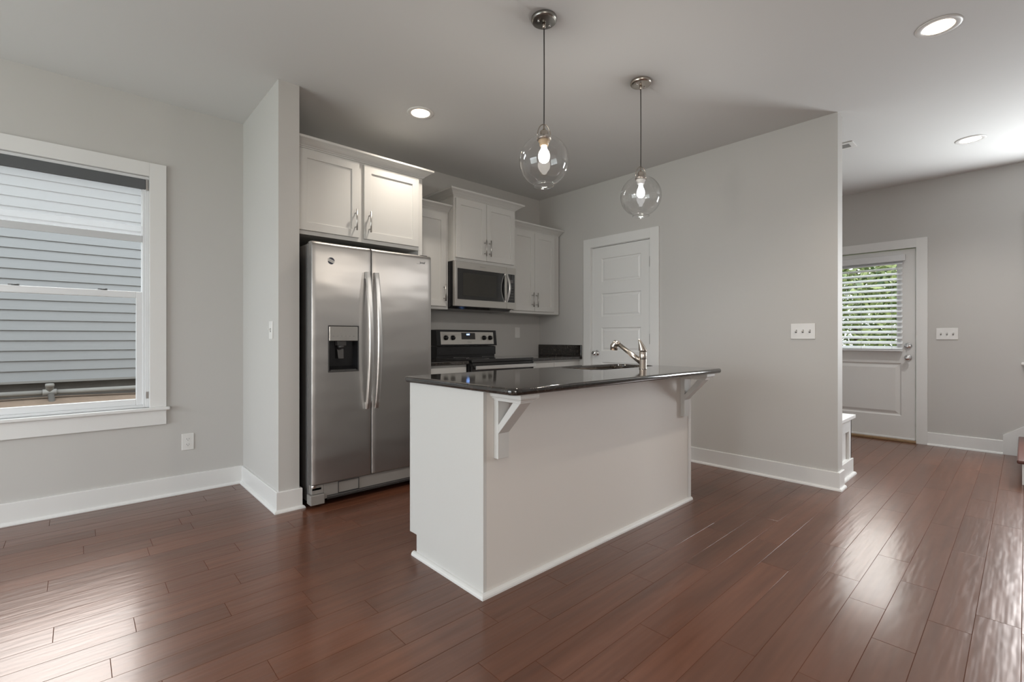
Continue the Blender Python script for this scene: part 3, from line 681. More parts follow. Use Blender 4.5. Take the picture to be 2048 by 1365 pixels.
# ------------------------------------------------------------------ refrigerator
fg = thing('refrigerator', (1.56, 3.5, 0), 'stainless side-by-side refrigerator with ice and water dispenser beside the pier', 'refrigerator')
FX0, FX1, FS = 1.108, 2.008, 1.516
box(FX0 - .001, FX1 + .001, 3.172, 3.88, .03, 1.722).build('cabinet_shell', MGREY, fg, bevel=0.004)
def door_slab(x0, x1, z0, z1, hole=None):
    """front skin slightly crowned, rounded top"""
    mb = MB(); y0, y1 = 3.10, 3.160
    xs = [x0, x0 + .0012, x0 + .004] + [x0 + (x1 - x0) * i / 14 for i in range(1, 14)] + [x1 - .004, x1 - .0012, x1]
    if hole: xs = sorted(set([x for x in xs if not (hole[0] - .01 < x < hole[1] + .01)] + [hole[0], hole[1]]))
    zs = [z0, z0 + .004] + ([hole[2], hole[3]] if hole else [0.9]) + [z1 - .03, z1 - .016, z1 - .007, z1 - .0015, z1]
    zs = sorted(zs)
    def fy(x, z):
        u = (x - x0) / (x1 - x0) * 2 - 1; e = .0035 * u * u
        ex = min(x - x0, x1 - x)
        e += .003 * max(0, 1 - ex / .004) ** 2
        if z > z1 - .03: k = (z - (z1 - .03)) / .03; e += .024 * (1 - math.sqrt(max(0, 1 - k * k)))
        return y0 + e
    n = len(xs); V = [(x, fy(x, z), z) for z in zs for x in xs]; F = []
    for j in range(len(zs) - 1):
        for i in range(n - 1):
            if hole and xs[i] >= hole[0] - 1e-6 and xs[i + 1] <= hole[1] + 1e-6 and zs[j] >= hole[2] - 1e-6 and zs[j + 1] <= hole[3] + 1e-6: continue
            F.append((j * n + i, j * n + i + 1, (j + 1) * n + i + 1, (j + 1) * n + i))
    mb.add(V, F, True)
    m_ = len(zs)
    for (ci) in (0, n - 1):
        for j in range(m_ - 1):
            a, b = V[j * n + ci], V[(j + 1) * n + ci]
            mb.add([a, b, (b[0], y1, b[2]), (a[0], y1, a[2])], [(0, 1, 2, 3)])
    for row in (0, m_ - 1):
        for i in range(n - 1):
            a, b = V[row * n + i], V[row * n + i + 1]
            mb.add([a, b, (b[0], y1, b[2]), (a[0], y1, a[2])], [(0, 1, 2, 3)])
    mb.add([(x0, y1, z0), (x1, y1, z0), (x1, y1, z1), (x0, y1, z1)], [(0, 1, 2, 3)])
    return mb
DH = (1.211, 1.424, .876, 1.187)
fd = door_slab(FX0, FS - .003, .152, 1.732, DH).build('freezer_door', STEEL, fg)
rd = door_slab(FS + .003, FX1, .152, 1.732).build('fridge_door', STEEL, fg)
for (x0, x1, pr) in ((FX0 + .006, FS - .006, fd), (FS + .006, FX1 - .006, rd)): box(x0, x1, 3.160, 3.172, .16, 1.72).build('gasket', DGREY, pr)
def fr_handle(x0, x1, par):
    rings = []
    N = 24
    for i in range(N + 1):
        t = i / N; z = .612 + (1.561 - .612) * t; bow = math.sin(math.pi * t)
        yf = 3.082 - .052 * bow ** .8 if 0 < t < 1 else 3.082
        yb = yf + .016
        rings.append([(x0, yf, z), (x0 + .006, yf - .0035, z), (x1 - .006, yf - .0035, z), (x1, yf, z), (x1, yb, z), (x0, yb, z)])
    mb = MB().rings(rings, smooth=False)
    for zz in (.635, 1.538): mb.box(x0 + .004, x1 - .004, 3.085, 3.106, zz - .022, zz + .022)
    return mb.build('handle', STEELH, par)
fr_handle(1.466, 1.498, fd); fr_handle(1.530, 1.562, rd)
# dispenser
dp = slab_with_holes((DH[0] + .001, DH[1] - .001), (DH[2] + .001, DH[3] - .001), 'y', 3.098, 3.104, [(DH[0] + .008, DH[1] - .008, DH[2] + .009, DH[3] - .007)]).build('dispenser', DGREY, fd, bevel=0.002)
box(DH[0] + .008, DH[1] - .008, 3.099, 3.112, 1.083, DH[3] - .007).build('dispenser_panel', STEELF, dp, bevel=0.003)
cav = MB()
cx0, cx1, cz0, cz1 = DH[0] + .007, DH[1] - .007, DH[2] + .008, 1.083
cav.add([(cx0, 3.102, cz0), (cx1, 3.102, cz0), (cx1, 3.102, cz1), (cx0, 3.102, cz1), (cx0 + .015, 3.155, cz0 + .03), (cx1 - .015, 3.155, cz0 + .03), (cx1 - .015, 3.155, cz1), (cx0 + .015, 3.155, cz1)],
        [(4, 5, 6, 7), (0, 1, 5, 4), (1, 2, 6, 5), (3, 0, 4, 7), (2, 3, 7, 6)])
cav.build('dispenser_recess', BLK, dp)
xc = (cx0 + cx1) / 2 - .01
MB().box(xc - .03, xc + .03, 3.108, 3.15, 1.052, 1.083).lathe([(.022, 0), (.022, -.012), (.012, -.02), (0, -.02)], (xc, 3.128, 1.052), seg=16).build('ice_chute', DGREY, dp, bevel=0.001)
MB().rings([[(xc - .022, 3.135, 1.03), (xc + .022, 3.135, 1.03), (xc + .022, 3.141, 1.03), (xc - .022, 3.141, 1.03)], [(xc - .018, 3.122, .965), (xc + .018, 3.122, .965), (xc + .018, 3.128, .965), (xc - .018, 3.128, .965)]]).build('dispenser_paddle', DGREY, dp)
box(cx0 + .01, cx1 - .01, 3.103, 3.15, cz0, cz0 + .008).build('drip_tray', DGREY, dp)
for i in range(6): box(1.24 + i * .028, 1.24 + i * .028 + .012, 3.0982, 3.0988, 1.113, 1.117).build('button', INKG, dp)
# toe grille
mb = MB().box(1.190, 1.925, 3.118, 3.172, .045, .145).box(1.112, 1.190, 3.118, 3.172, .086, .145).box(1.925, 2.005, 3.118, 3.172, .086, .145)
mb.box(1.100, 1.19, 3.10, 3.172, .022, .085).box(1.925, 2.012, 3.10, 3.172, .022, .085)
gr = mb.build('toe_grille', mat('grille_grey', (0.24, 0.225, 0.21), 0.45, noise=(12, .04)), fg, bevel=0.004)
mb = MB()
for i in range(3): mb.box(1.21, 1.92, 3.114, 3.117, .040 + i * .010, .045 + i * .010)
mb.build('grille_slats', SLOT, gr)
slab_with_holes((1.285, 1.43), (.066, .142), 'y', 3.112, 3.117, [(1.2875, 1.4275, .0685, .1395)]).build('filter_cover_outline', SLOT, gr)
MB().lathe([(0, 0), (.016, 0), (.016, .02), (0, .02)], (1.125, 3.125, .128), seg=16).box(1.115, 1.175, 3.118, 3.13, .112, .128).build('hinge', PULL, fg, bevel=0.001)
MB().box(1.12, 1.18, 3.13, 3.22, 1.722, 1.738).build('hinge_cover', DGREY, fg, bevel=0.003)
MB().box(1.93, 1.99, 3.13, 3.22, 1.722, 1.738).build('hinge_cover', DGREY, fg, bevel=0.003)
for (xx, yy) in ((1.15, 3.22), (1.96, 3.22), (1.15, 3.82), (1.96, 3.82)): MB().lathe([(.02, 0), (.02, .03)], (xx, yy, 0), seg=14).build('foot', DGREY, fg)
text('Whirlpool', .024, .0006, INK, rd, (1.898, 3.1018, 1.674), FACE_MY, 'logo', shear=.35, bold=.0006)
mb = MB().tube([(1.872, 3.1015, 1.664), (1.90, 3.1012, 1.6635), (1.915, 3.1012, 1.668)], .0008, 6); mb.build('logo_swoosh', INK, rd)
sk = MB().lathe([(0, 0), (.023, 0), (.023, -.0012), (0, -.0012)], (1.232, 3.1015, 1.612), axis='y', seg=28, smooth=False)
so = sk.build('round_sticker', STICK, fd)
a = R(-22); ux = Vector((math.cos(a), 0, math.sin(a))); uz = Vector((-math.sin(a), 0, math.cos(a))); cc = Vector((1.232, 3.0998, 1.612))
MB().rings([[cc + ux * sx * .0225 + uz * sz * .009 + Vector((0, dy, 0)) for sx, sz in ((-1, -1), (1, -1), (1, 1), (-1, 1))] for dy in (0, -.0006)]).build('sticker_band', PAPER, so)
mb = MB()
for i in range(4):
    c_ = cc + ux * (-.0125 + i * .0083) + Vector((0, -.0008, 0))
    mb.rings([[c_ + ux * sx * .0022 + uz * sz * .0045 + Vector((0, dy, 0)) for sx, sz in ((-1, -1), (1, -1), (1, 1), (-1, 1))] for dy in (0, -.0003)])
mb.build('sticker_print', INKG, so)

# ------------------------------------------------------------------ microwave
mw = thing('microwave', (2.88, 3.7, 1.395), 'stainless over-the-range microwave with a curved handle below the short cabinet', 'microwave')
MX0, MX1, MZ0, MZ1 = 2.508, 3.262, 1.395, 1.806
mb = MB().prism([(3.522, MZ0 + .012), (3.60, MZ0 - .018), (3.915, MZ0 - .024), (3.915, MZ1), (3.522, MZ1)], 'x', MX0, MX1)
mb.build('housing', BLK, mw, bevel=0.002)
mf = slab_with_holes((MX0, 3.141), (MZ0, MZ1), 'y', 3.488, 3.522, [(2.538, 3.112, 1.460, 1.740)]).build('microwave_door', STEELF, mw, bevel=0.003)
box(2.536, 3.114, 3.4895, 3.515, 1.458, 1.742).build('door_window', BLKG, mf)
box(2.60, 3.0, 3.4890, 3.4896, 1.495, 1.705).build('window_mesh', mat('perforated_mesh', (0.035, 0.034, 0.03), 0.25, noise=(400, .3)), mf)
slab_with_holes((3.1435, MX1), (MZ0, MZ1), 'y', 3.488, 3.522, [(3.146, 3.247, 1.460, 1.740)]).build('control_frame', STEELF, mw, bevel=0.003)
cp = box(3.1445, 3.249, 3.4895, 3.515, 1.458, 1.742).build('control_panel', BLKG, mw)
for r_ in range(5):
    for c_ in range(3): box(3.172 + c_ * .022, 3.180 + c_ * .022, 3.4888, 3.4894, 1.60 - r_ * .028, 1.604 - r_ * .028).build('button', INKG, cp)
box(3.17, 3.225, 3.4886, 3.4894, 1.655, 1.685).build('display', mat('panel_display', (0.12, .12, .12), .3, noise=(10, .1)), cp)
rings = []
for i in range(19):
    t = i / 18; z = 1.461 + .279 * t; yf = 3.474 - .046 * math.sin(math.pi * t)
    rings.append([(3.117, yf, z), (3.121, yf - .004, z), (3.135, yf - .004, z), (3.139, yf, z), (3.139, yf + .010, z), (3.117, yf + .010, z)])
mb = MB().rings(rings)
for zz in (1.468, 1.733): mb.box(3.119, 3.137, 3.474, 3.49, zz - .008, zz + .008)
mb.build('handle', STEELH, mf)
text('Whirlpool', .016, .0003, INKG, mf, (2.83, 3.4875, 1.775), FACE_MY, 'logo', shear=.3)

# ------------------------------------------------------------------ range
rg = thing('range', (2.89, 3.55, 0), 'black and stainless electric range with a glass cooktop and four control knobs', 'stove')
RX0, RX1 = 2.511, 3.270
box(RX0, RX1, 3.275, 3.86, .05, .888).build('oven_body', BLK, rg, bevel=0.002)
for xx in (RX0 + .04, RX1 - .04):
    for yy in (3.32, 3.82): MB().lathe([(.018, 0), (.018, .05)], (xx, yy, 0), seg=12).build('foot', DGREY, rg)
box(RX0 + .002, RX1 - .002, 3.240, 3.80, .888, .916).build('cooktop', BLKG, rg, bevel=0.006, seg=3)
for (bx, by, br) in ((2.70, 3.40, .105), (3.08, 3.40, .08), (2.70, 3.65, .075), (3.08, 3.65, .10)):
    MB().lathe([(br, 0), (br, .0003), (br - .003, .0003), (br - .003, 0)], (bx, by, .9162), seg=40, smooth=False, cap0=False, cap1=False).build('burner_ring', INKG, rg)
od = box(RX0 + .004, RX1 - .004, 3.240, 3.275, .20, .884).build('oven_door', BLKG, rg, bevel=0.004)
mb = MB()
mb.rings([[(RX0 + .012, y, z) for y, z in ((3.188, .829), (3.206, .829), (3.206, .862), (3.188, .862))], [(RX1 - .02, y, z) for y, z in ((3.188, .829), (3.206, .829), (3.206, .862), (3.188, .862))]])
mb.box(RX0 + .04, RX0 + .075, 3.206, 3.241, .835, .856).box(RX1 - .085, RX1 - .05, 3.206, 3.241, .835, .856)
mb.build('handle', STEELH, od, bevel=0.004)
box(RX0 + .004, RX1 - .004, 3.242, 3.275, .055, .19).build('storage_drawer', BLK, rg, bevel=0.004)
# backguard
mb = MB().box(RX0 + .012, RX1 - .012, 3.815, 3.905, .90, 1.022).box(RX0 + .01, RX1 - .01, 3.80, 3.815, .935, 1.018)
mb.build('backguard_riser', BLK, rg, bevel=0.003)
def tilt(z): return 3.792 + (z - 1.03) * .12
zt0, zt1 = 1.028, 1.184
bgp = MB().prism([(tilt(zt0), zt0), (tilt(zt1), zt1), (3.905, zt1), (3.905, zt0)], 'x', 2.519, 3.272).build('backguard', BLK, rg, bevel=0.004)
def tbox(x0, x1, z0, z1, out0, out1):
    return MB().prism([(tilt(z0) - out0, z0), (tilt(z0) - out1, z0), (tilt(z1) - out1, z1), (tilt(z1) - out0, z1)], 'x', x0, x1)
cpn = tbox(2.565, 3.228, 1.040, 1.166, -.004, .003).build('control_fascia', STEELF, bgp, bevel=0.002)
dsp = tbox(2.812, 2.985, 1.090, 1.156, 0, .0045).build('display', DGREY, cpn, bevel=0.0015)
def onp(z, o): return tilt(z) - o
text('12:42', .018, .0002, DIGIT, dsp, (2.893, onp(1.139, .0052), 1.139), FACE_MY, 'clock_digits', bold=.0007)
text('Whirlpool', .013, .0002, INKG, cpn, (2.906, onp(1.064, .0038), 1.064), FACE_MY, 'logo', shear=.3)
for kx in (2.622, 2.706, 3.098, 3.180):
    y = onp(1.106, .003)
    mb = MB().lathe([(0, 0), (.024, 0), (.0235, -.008), (.020, -.012), (.019, -.022), (.016, -.026), (0, -.026)], (kx, y, 1.106), axis='y', seg=24)
    mb.box(kx - .0045, kx + .0045, y - .034, y - .020, 1.106 - .019, 1.106 + .019)
    k = mb.build('knob', BLK, cpn, bevel=0.0008)
    box(kx - .001, kx + .001, y - .0346, y - .0338, 1.108, 1.123).build('pointer_line', PAPER, k)

# ------------------------------------------------------------------ island
il = thing('kitchen_island', (2.18, 1.85, 0), 'white kitchen island base with corner brackets in the middle of the room', 'kitchen island')
IX0, IX1, IY0, IY1 = 1.265, 3.090, 1.555, 2.135
ISW = mat('island_back_paint', (0.71, 0.68, 0.645), 0.45, noise=(2, .01))
mb = MB().prism([(IY0, 0), (2.09, 0), (2.09, .105), (IY1, .105), (IY1, .875), (IY0, .875)], 'x', IX0, IX0 + .018); mb.build('end_panel', CAB, il, bevel=0.001)
mb = MB().prism([(IY0, 0), (2.09, 0), (2.09, .105), (IY1, .105), (IY1, .875), (IY0, .875)], 'x', IX1 - .018, IX1); mb.build('end_panel', CAB, il, bevel=0.001)
box(IX0 + .018, IX1 - .018, IY0, IY0 + .012, 0, .875).build('back_panel', ISW, il)
box(IX1 - .034, IX1, IY0 - .006, IY0, .018, .875).build('corner_strip', TRIM, il, bevel=0.002)
mb = MB().box(IX0 + .018, IX1 - .018, IY0 + .012, IY1 - .02, .11, .12).box(IX0 + .018, IX1 - .018, 2.07, 2.085, 0, .11)
mb.build('cabinet_floor', CAB, il)
slab_with_holes((IX0, IX1), (.105, .875), 'y', IY1, IY1 + .019, [(1.30, 1.84, .15, .84), (1.88, 2.28, .15, .84), (2.33, 3.05, .15, .60)]).build('face_frame', CAB, il)
def shaker_b(x0, x1, y, z0, z1, st=.056):
    mb = slab_with_holes((x0, x1), (z0, z1), 'y', y, y + .019, [(x0 + st, x1 - st, z0 + st, z1 - st)])
    return mb.box(x0 + st, x1 - st, y + .002, y + .011, z0 + st, z1 - st)
for (a, b) in ((1.282, 1.855), (1.865, 2.305), (2.315, 2.688), (2.694, 3.075)):
    d = shaker_b(a, b, IY1 + .019, .118, .70).build('cabinet_door', CAB, il, bevel=0.0012)
    MB().tube([(b - .03, IY1 + .07, .52), (b - .03, IY1 + .07, .67)], .0058, 10).tube([(b - .03, IY1 + .038, .545), (b - .03, IY1 + .07, .545)], .004, 8).tube([(b - .03, IY1 + .038, .645), (b - .03, IY1 + .07, .645)], .004, 8).build('handle', PULL, d)
    box(a, b, IY1 + .019, IY1 + .038, .715, .862).build('drawer', CAB, il, bevel=0.002)
# shoe moulding
pr = [(0, 0), (.019, 0), (.0185, .008), (.015, .015), (.008, .019), (0, .020)]
def shoe(pts, par):
    P = [Vector(p) for p in pts]; rings = []
    for i in range(len(P)):
        ds = []
        if i > 0: ds.append((P[i] - P[i - 1]).normalized())
        if i < len(P) - 1: ds.append((P[i + 1] - P[i]).normalized())
        ns = [Vector((d.y, -d.x)) for d in ds]; nn = ns[0] if len(ns) == 1 else (ns[0] + ns[1]) / (1 + ns[0].dot(ns[1]))
        rings.append([(P[i].x + nn.x * o, P[i].y + nn.y * o, z) for o, z in pr])
    return MB().rings([[(p[0], p[1], p[2]) for p in r_] for r_ in rings]).build('shoe_moulding', TRIM, par)
shoe([(IX1, IY0), (IX0, IY0), (IX0, 2.11)][::-1], il)
# brackets
def bracket(x):
    b = MB()
    b.box(x, x + .063, IY0 - .030, IY0 - .0005, .583, .836)
    b.prism([(IY0 - .030, .692), (IY0 - .030, .730), (1.431, .837), (1.386, .837)], 'x', x, x + .063)
    b.box(x - .002, x + .065, 1.384, IY0 - .0005, .834, .846)
    br = b.build('support_bracket', CAB, il, bevel=0.002)
    m2 = MB()
    prof = [(0.0, .842), (.010, .844), (.012, .850), (.020, .853), (.022, .860), (.022, .874)]
    m2.rings([[(x - d, IY0 - .0005, z), (x - d, 1.384 - d, z), (x + .063 + d, 1.384 - d, z), (x + .063 + d, IY0 - .0005, z)] for d, z in prof])
    m2.build('bracket_cap', CAB, br)
bracket(1.322); bracket(2.950)

# counter with sink cutout
def rrect(x0, x1, y0, y1, r, n=8):
    pts = []
    for (cx_, cy_, a0) in ((x1 - r, y1 - r, 0), (x0 + r, y1 - r, 90), (x0 + r, y0 + r, 180), (x1 - r, y0 + r, 270)):
        for i in range(n + 1): a = R(a0 + 90 * i / n); pts.append((cx_ + r * math.cos(a), cy_ + r * math.sin(a)))
    return pts
KX0, KX1, KY0, KY1 = 1.243, 3.112, 1.338, 2.198
SX0, SX1, SY0, SY1 = 2.35, 3.045, 1.775, 2.128
ct = thing('countertop', (2.18, 1.77, .875), 'polished dark granite countertop of the island with a sink cutout', 'countertop')
o0 = rrect(KX0, KX1, KY0, KY1, .045); i0 = rrect(SX0, SX1, SY0, SY1, .09)
def off(poly, d, c): 
    return poly
def ring_at(x0, x1, y0, y1, r, ins, z): return [(x, y, z) for x, y in rrect(x0 + ins, x1 - ins, y0 + ins, y1 - ins, max(r - ins, .005))]
zt_, zb_ = .905, .875
outer = []
for k in range(9):
    a = math.pi / 2 - math.pi * k / 8; ins = .011 * (1 - math.cos(a)); zz = .890 + .015 * math.sin(a)
    outer.append(ring_at(KX0, KX1, KY0, KY1, .045, ins, zz))
mb = MB(); mb.rings(outer, False, False, True, weld=True)
inner = [[(x, y, zt_) for x, y in rrect(SX0, SX1, SY0, SY1, .09)], [(x, y, zb_) for x, y in rrect(SX0, SX1, SY0, SY1, .09)]]
mb.rings(inner, False, False, True, weld=True)
def stitch(A, B):       # A and B equal counts (36)
    n = len(A); mb.add(A + B, [(i, (i + 1) % n, n + (i + 1) % n, n + i) for i in range(n)])
stitch(outer[0], inner[0]); stitch(outer[-1], inner[1])
mb.build('granite_slab', GRAN, ct)

sk = thing('kitchen_sink', (2.7, 1.95, .70), 'undermount stainless sink basin set into the island countertop', 'sink')
rb = []
for (ins, z) in ((-.012, .874), (-.012, .871), (.0, .871), (.002, .74), (.012, .715), (.035, .70), (.12, .697)):
    rb.append([(x, y, z) for x, y in rrect(SX0 + ins - .003, SX1 - ins + .003, SY0 + ins - .003, SY1 - ins + .003, max(.09 - ins, .02))])
rb.append([(2.70 + .04 * math.cos(R(a_)), 1.95 + .04 * math.sin(R(a_)), .695) for a_ in [(i % 9) * 11.25 + (i // 9) * 90 for i in range(36)]])
MB().rings(rb, False, False, True).build('basin', STEELS, sk)
MB().lathe([(.041, .697), (.041, .694), (.02, .690), (0, .690)], (2.70, 1.95, 0), seg=20, cap0=False).build('drain', CHROME, sk)

fa = thing('kitchen_faucet', (2.655, 1.655, .905), 'brushed nickel pull-out faucet standing behind the island sink', 'faucet')
fx, fy = 2.660, 1.655
MB().lathe([(0, 0), (.026, 0), (.0255, .004), (.0235, .007), (.0235, .060), (.0232, .0605), (.0235, .061), (.0235, .110), (.021, .113), (0, .113)], (fx, fy, .905), seg=28).build('faucet_body', NICKEL, fa)
# lever handle : dome rising to a swept tip
rings = []
for i in range(12):
    t = i / 11; z = 1.019 + .078 * t; r_ = .0235 * (1 - t ** 1.3) ** .7 * (1 - .25 * t) + .0035; cxo = -.026 * t ** 1.25
    ex, ey = cxo * .736, -cxo * .677
    rings.append([(fx + ex + r_ * math.cos(2 * math.pi * k / 20), fy + ey + r_ * math.sin(2 * math.pi * k / 20), z) for k in range(20)])
MB().rings(rings, True, True, True).build('lever_handle', NICKEL, fa)
# spout
dirv = Vector((-.02, .20, 0))
p0 = Vector((fx, fy + .012, .948)); p1 = Vector((fx - .018, fy + .172, 1.062))
pm = p0.lerp(p1, .45)
MB().tube([p0, pm, pm + (p1 - p0) * .02, p1], [.0185, .0168, .0150, .0135], 20).build('spout', NICKEL, fa)
q0 = p1 + Vector((0, -.006, .004)); q1 = p1 + Vector((-.002, .020, .006)); q2 = p1 + Vector((-.003, .034, -.012)); q3 = p1 + Vector((-.003, .036, -.040))
MB().tube([q0, q1, q2, q3], [.0150, .0235, .0260, .0240], 20).build('spray_head', NICKEL, fa)

# ------------------------------------------------------------------ pendants
def pendant(x, y, label, warm):
    t = thing('pendant_light', (x, y, H), label, 'pendant light', 'glass globe pendants over the island')
    ca_ = MB().lathe([(0, 0), (.064, 0), (.066, -.004), (.066, -.012), (.062, -.020), (.055, -.023), (0, -.026)], (x, y, H), seg=40).build('canopy', PEWTER if warm else NICKEL, t)
    for s in (-1, 1): MB().lathe([(0, 0), (.005, 0), (.0055, -.006), (.003, -.009), (0, -.009)], (x + s * .034, y - s * .006, H - .0235), seg=12).build('canopy_screw', CHROME, ca_)
    MB().lathe([(.009, 0), (.009, -.02), (.005, -.03), (0, -.03)], (x, y, H - .024), seg=14).build('cord_grip', NICKEL, ca_)
    zc = 2.008; Rg = .1275
    MB().tube([(x, y, H - .05), (x + .0012, y, 2.45), (x, y, zc + .184)], .0030, 8).build('cord', RUBBER, t)
    MB().lathe([(0, .186), (.004, .184), (.0045, .166), (.008, .163), (.009, .158), (.018, .154), (.022, .147), (.023, .128), (.031, .122), (.036, .118), (.036, .108), (.0, .108)], (x, y, zc), seg=28).build('socket_cap', NICKEL, t)
    hp = [(x + .036 * math.cos(R(a_)) * .88, y - .036 * math.cos(R(a_)) * .47, zc + .122 + .066 * math.sin(R(a_))) for a_ in range(0, 181, 15)]
    MB().tube(hp, .0028, 8).build('bail_loop', NICKEL, t)
    MB().lathe([(.026, .110), (.030, .100), (.024, .092), (.022, .078), (.0, .078)], (x, y, zc), seg=24).build('lamp_socket', SOCK if warm else PLAST, t)
    # hand blown globe, open at the bottom
    prof = []
    for i in range(34):
        a_ = R(17 + (156 - 17) * i / 33); prof.append((Rg * math.sin(a_), Rg * math.cos(a_)))
    prof += [(.0510, -.1185), (.0508, -.1235), (.0515, -.127)]
    inner_ = [(r_ - .0022, h) for r_, h in prof][::-1]
    gm_ = MB().lathe(prof, (x, y, zc), seg=56, cap0=False, cap1=False)
    gm_.tube([(x + .0512 * math.cos(R(q_)), y + .0512 * math.sin(R(q_)), zc - .127) for q_ in range(0, 361, 10)], .0017, 8, caps=False)
    gm_.build('globe_shade', GLOBE, t)
    if warm:
        bp_ = [(.0, .084), (.014, .080), (.016, .062), (.026, .045), (.030, .030), (.030, .018), (.025, .002), (.014, -.007), (0, -.010)]
    else:
        bp_ = [(.0, .084), (.013, .080), (.014, .06), (.022, .040), (.026, .022), (.024, .006), (.014, -.006), (0, -.010)]
    MB().lathe(bp_, (x, y, zc), seg=28, cap0=False, cap1=False).build('light_bulb', BULB if warm else BULBC, t)
    return t
pendant(1.756, 1.667, 'clear glass globe pendant nearer the fridge, larger in view, with a warm bulb', True)
pendant(2.645, 1.662, 'clear glass globe pendant hanging above the sink, farther along the island', False)
for px, py, colr in ((1.756, 1.667, (1, .91, .80)), (2.645, 1.662, (1, .97, .94))):
    for kind, en in (('POINT', 5.2), ('SPOT', 11.0)):      # the bulb glows all round and strongest below its cap
        d = bpy.data.lights.new('pendant_glow', kind); d.energy = en; d.color = colr; d.shadow_soft_size = .03
        if kind == 'SPOT': d.spot_size = R(168); d.spot_blend = 1.0
        o = bpy.data.objects.new('pendant_glow', d); C.objects.link(o); o.location = (px, py, 1.985)

# ------------------------------------------------------------------ recessed lights
labels = ['round recessed ceiling light above the refrigerator and kitchen aisle', 'large recessed ceiling light near the top right, warm reflector showing', 'small recessed ceiling light in the foyer in front of the entry door',
          'round recessed ceiling light in the living area above the viewer', 'round recessed ceiling light at the back left of the living area', 'round recessed ceiling light at the back right of the living area']
proto = None
for i, (x, y) in enumerate(cans):
    if i >= 3: pass
    if proto is None:
        t = thing('recessed_light', (x, y, H), labels[i], 'ceiling light', 'recessed ceiling lights')
        MB().lathe([(.064, .002), (.064, -.002), (.070, -.005), (.090, -.006), (.096, -.003), (.0965, 0), (.064, .002)], (x, y, H), seg=44, cap0=False, cap1=False).build('trim_ring', PLAST, t)
        MB().lathe([(.064, -.002), (.060, .03), (.054, .07), (.050, .085)], (x, y, H), seg=40, cap0=False, cap1=False).build('reflector_cone', LENSW, t)
        MB().lathe([(0, .078), (.030, .074), (.046, .079), (.052, .090), (0, .092)], (x, y, H), seg=32, cap0=False, cap1=False).build('lamp_lens', LENS, t)
        proto = t
    else:
        t = copy_tree(proto); t.location = (x, y, H); t['label'] = labels[i]
    d = bpy.data.lights.new('can_lamp', 'SPOT'); d.energy = (24, 28, 34, 20, 14, 16)[i]; d.color = (1.0, .90, .78) if i != 2 else (1, .97, .93); d.spot_size = R(128); d.spot_blend = .75; d.shadow_soft_size = .04
    o = bpy.data.objects.new('can_lamp', d); C.objects.link(o); o.location = (x, y, H + .066 - .01)

vt = thing('ceiling_vent', (4.80, 1.13, H), 'small white slotted air register in the foyer ceiling beside the wall end', 'vent')
slab_with_holes((4.722, 4.884), (.970, 1.29), 'z', H - .007, H - .0005, [(4.757, 4.849, 1.005, 1.255)]).build('register_frame', PLAST, vt, bevel=0.002)
for i in range(8):
    x = 4.763 + i * .0115
    MB().rings([[(x, 1.005, H - .0065), (x + .002, 1.005, H - .0065), (x + .007, 1.005, H - .001), (x + .005, 1.005, H - .001)], [(x, 1.255, H - .0065), (x + .002, 1.255, H - .0065), (x + .007, 1.255, H - .001), (x + .005, 1.255, H - .001)]]).build('louver', PLAST, vt)
box(4.757, 4.849, 1.005, 1.255, H - .0012, H - .0004).build('duct_opening', SLOT, vt)

# ------------------------------------------------------------------ foyer bench
bn = thing('storage_bench', (4.38, 1.5, 0), 'white panelled storage bench in the foyer just behind the wall end', 'bench')
bx0, bx1, by0, by1 = XP2 + .003, 4.625, .958, 2.30
box(bx0, bx1 + .022, by0 - .025, by1, .455, .483).build('bench_top', TRIM, bn, bevel=0.003)
e = slab_with_holes((bx0, bx1), (.0, .455), 'y', by0, by0 + .02, [(bx0 + .05, bx1 - .075, .132, .355)]).box(bx0 + .02, bx1 - .02, by0 + .018, by0 + .03, .02, .44)
e.build('end_panel', TRIM, bn, bevel=0.001)
e = slab_with_holes((by0, by1), (.0, .455), 'x', bx1 - .02, bx1, [(by0 + .07, 1.60, .132, .39), (1.67, by1 - .07, .132, .39)]).box(bx1 - .04, bx1 - .03, by0 + .02, by1, .02, .44)
e.build('front_panel', TRIM, bn, bevel=0.001)
mb = MB().box(bx0 + .04, bx1 + .012, by0 - .012, by0, 0, .13).box(bx1, bx1 + .012, by0, by1, 0, .13)
mb.build('bench_baseboard', TRIM, bn, bevel=0.002)
shoe([(bx0 + .045, by0 - .012), (bx1 + .012, by0 - .012), (bx1 + .012, by1)], bn)

# ------------------------------------------------------------------ stairs
st = thing('staircase', (5.83, -.6, 0), 'dark stained stair treads with white risers at the right edge of the foyer', 'staircase')
sx0, sx1 = 5.215, XE - .002; rise, run = .186, .262
ns = 4
for i in range(ns):
    yf = .018 - i * run
    zt2 = rise * (i + 1)
    y2 = yf - run if i < ns - 1 else YS + .02
    box(sx0 + .004, sx1, yf - .02, yf, rise * i + (.0 if i == 0 else 0.0), zt2 - .028).build('riser', TRIM, st, bevel=0.001)
    box(sx0 - .022, sx1, y2 - (.02 if i < ns - 1 else -.001), yf + .027, zt2 - .028, zt2).build('tread', TREAD, st, bevel=0.010, seg=3)
poly = [(.018 - .02, 0)]
for i in range(ns):
    yf = .018 - i * run - .02
    poly += [(yf, rise * (i + 1) - .029), (yf - (run if i < ns - 1 else 0), rise * (i + 1) - .029)]
poly += [(YS + .03, rise * ns - .029), (YS + .03, 0)]
MB().prism(poly, 'x', sx0, sx0 + .02).build('stringer', TRIM, st)
sk_ = MB().prism([(.145, 0), (.145, .182), (-.38, .182 + .525 * .755), (-.38, .30), (.03, 0)], 'x', XE - .0155, XE - .001)
struct(sk_, 'trim_1', TRIM, bevel=0.001)

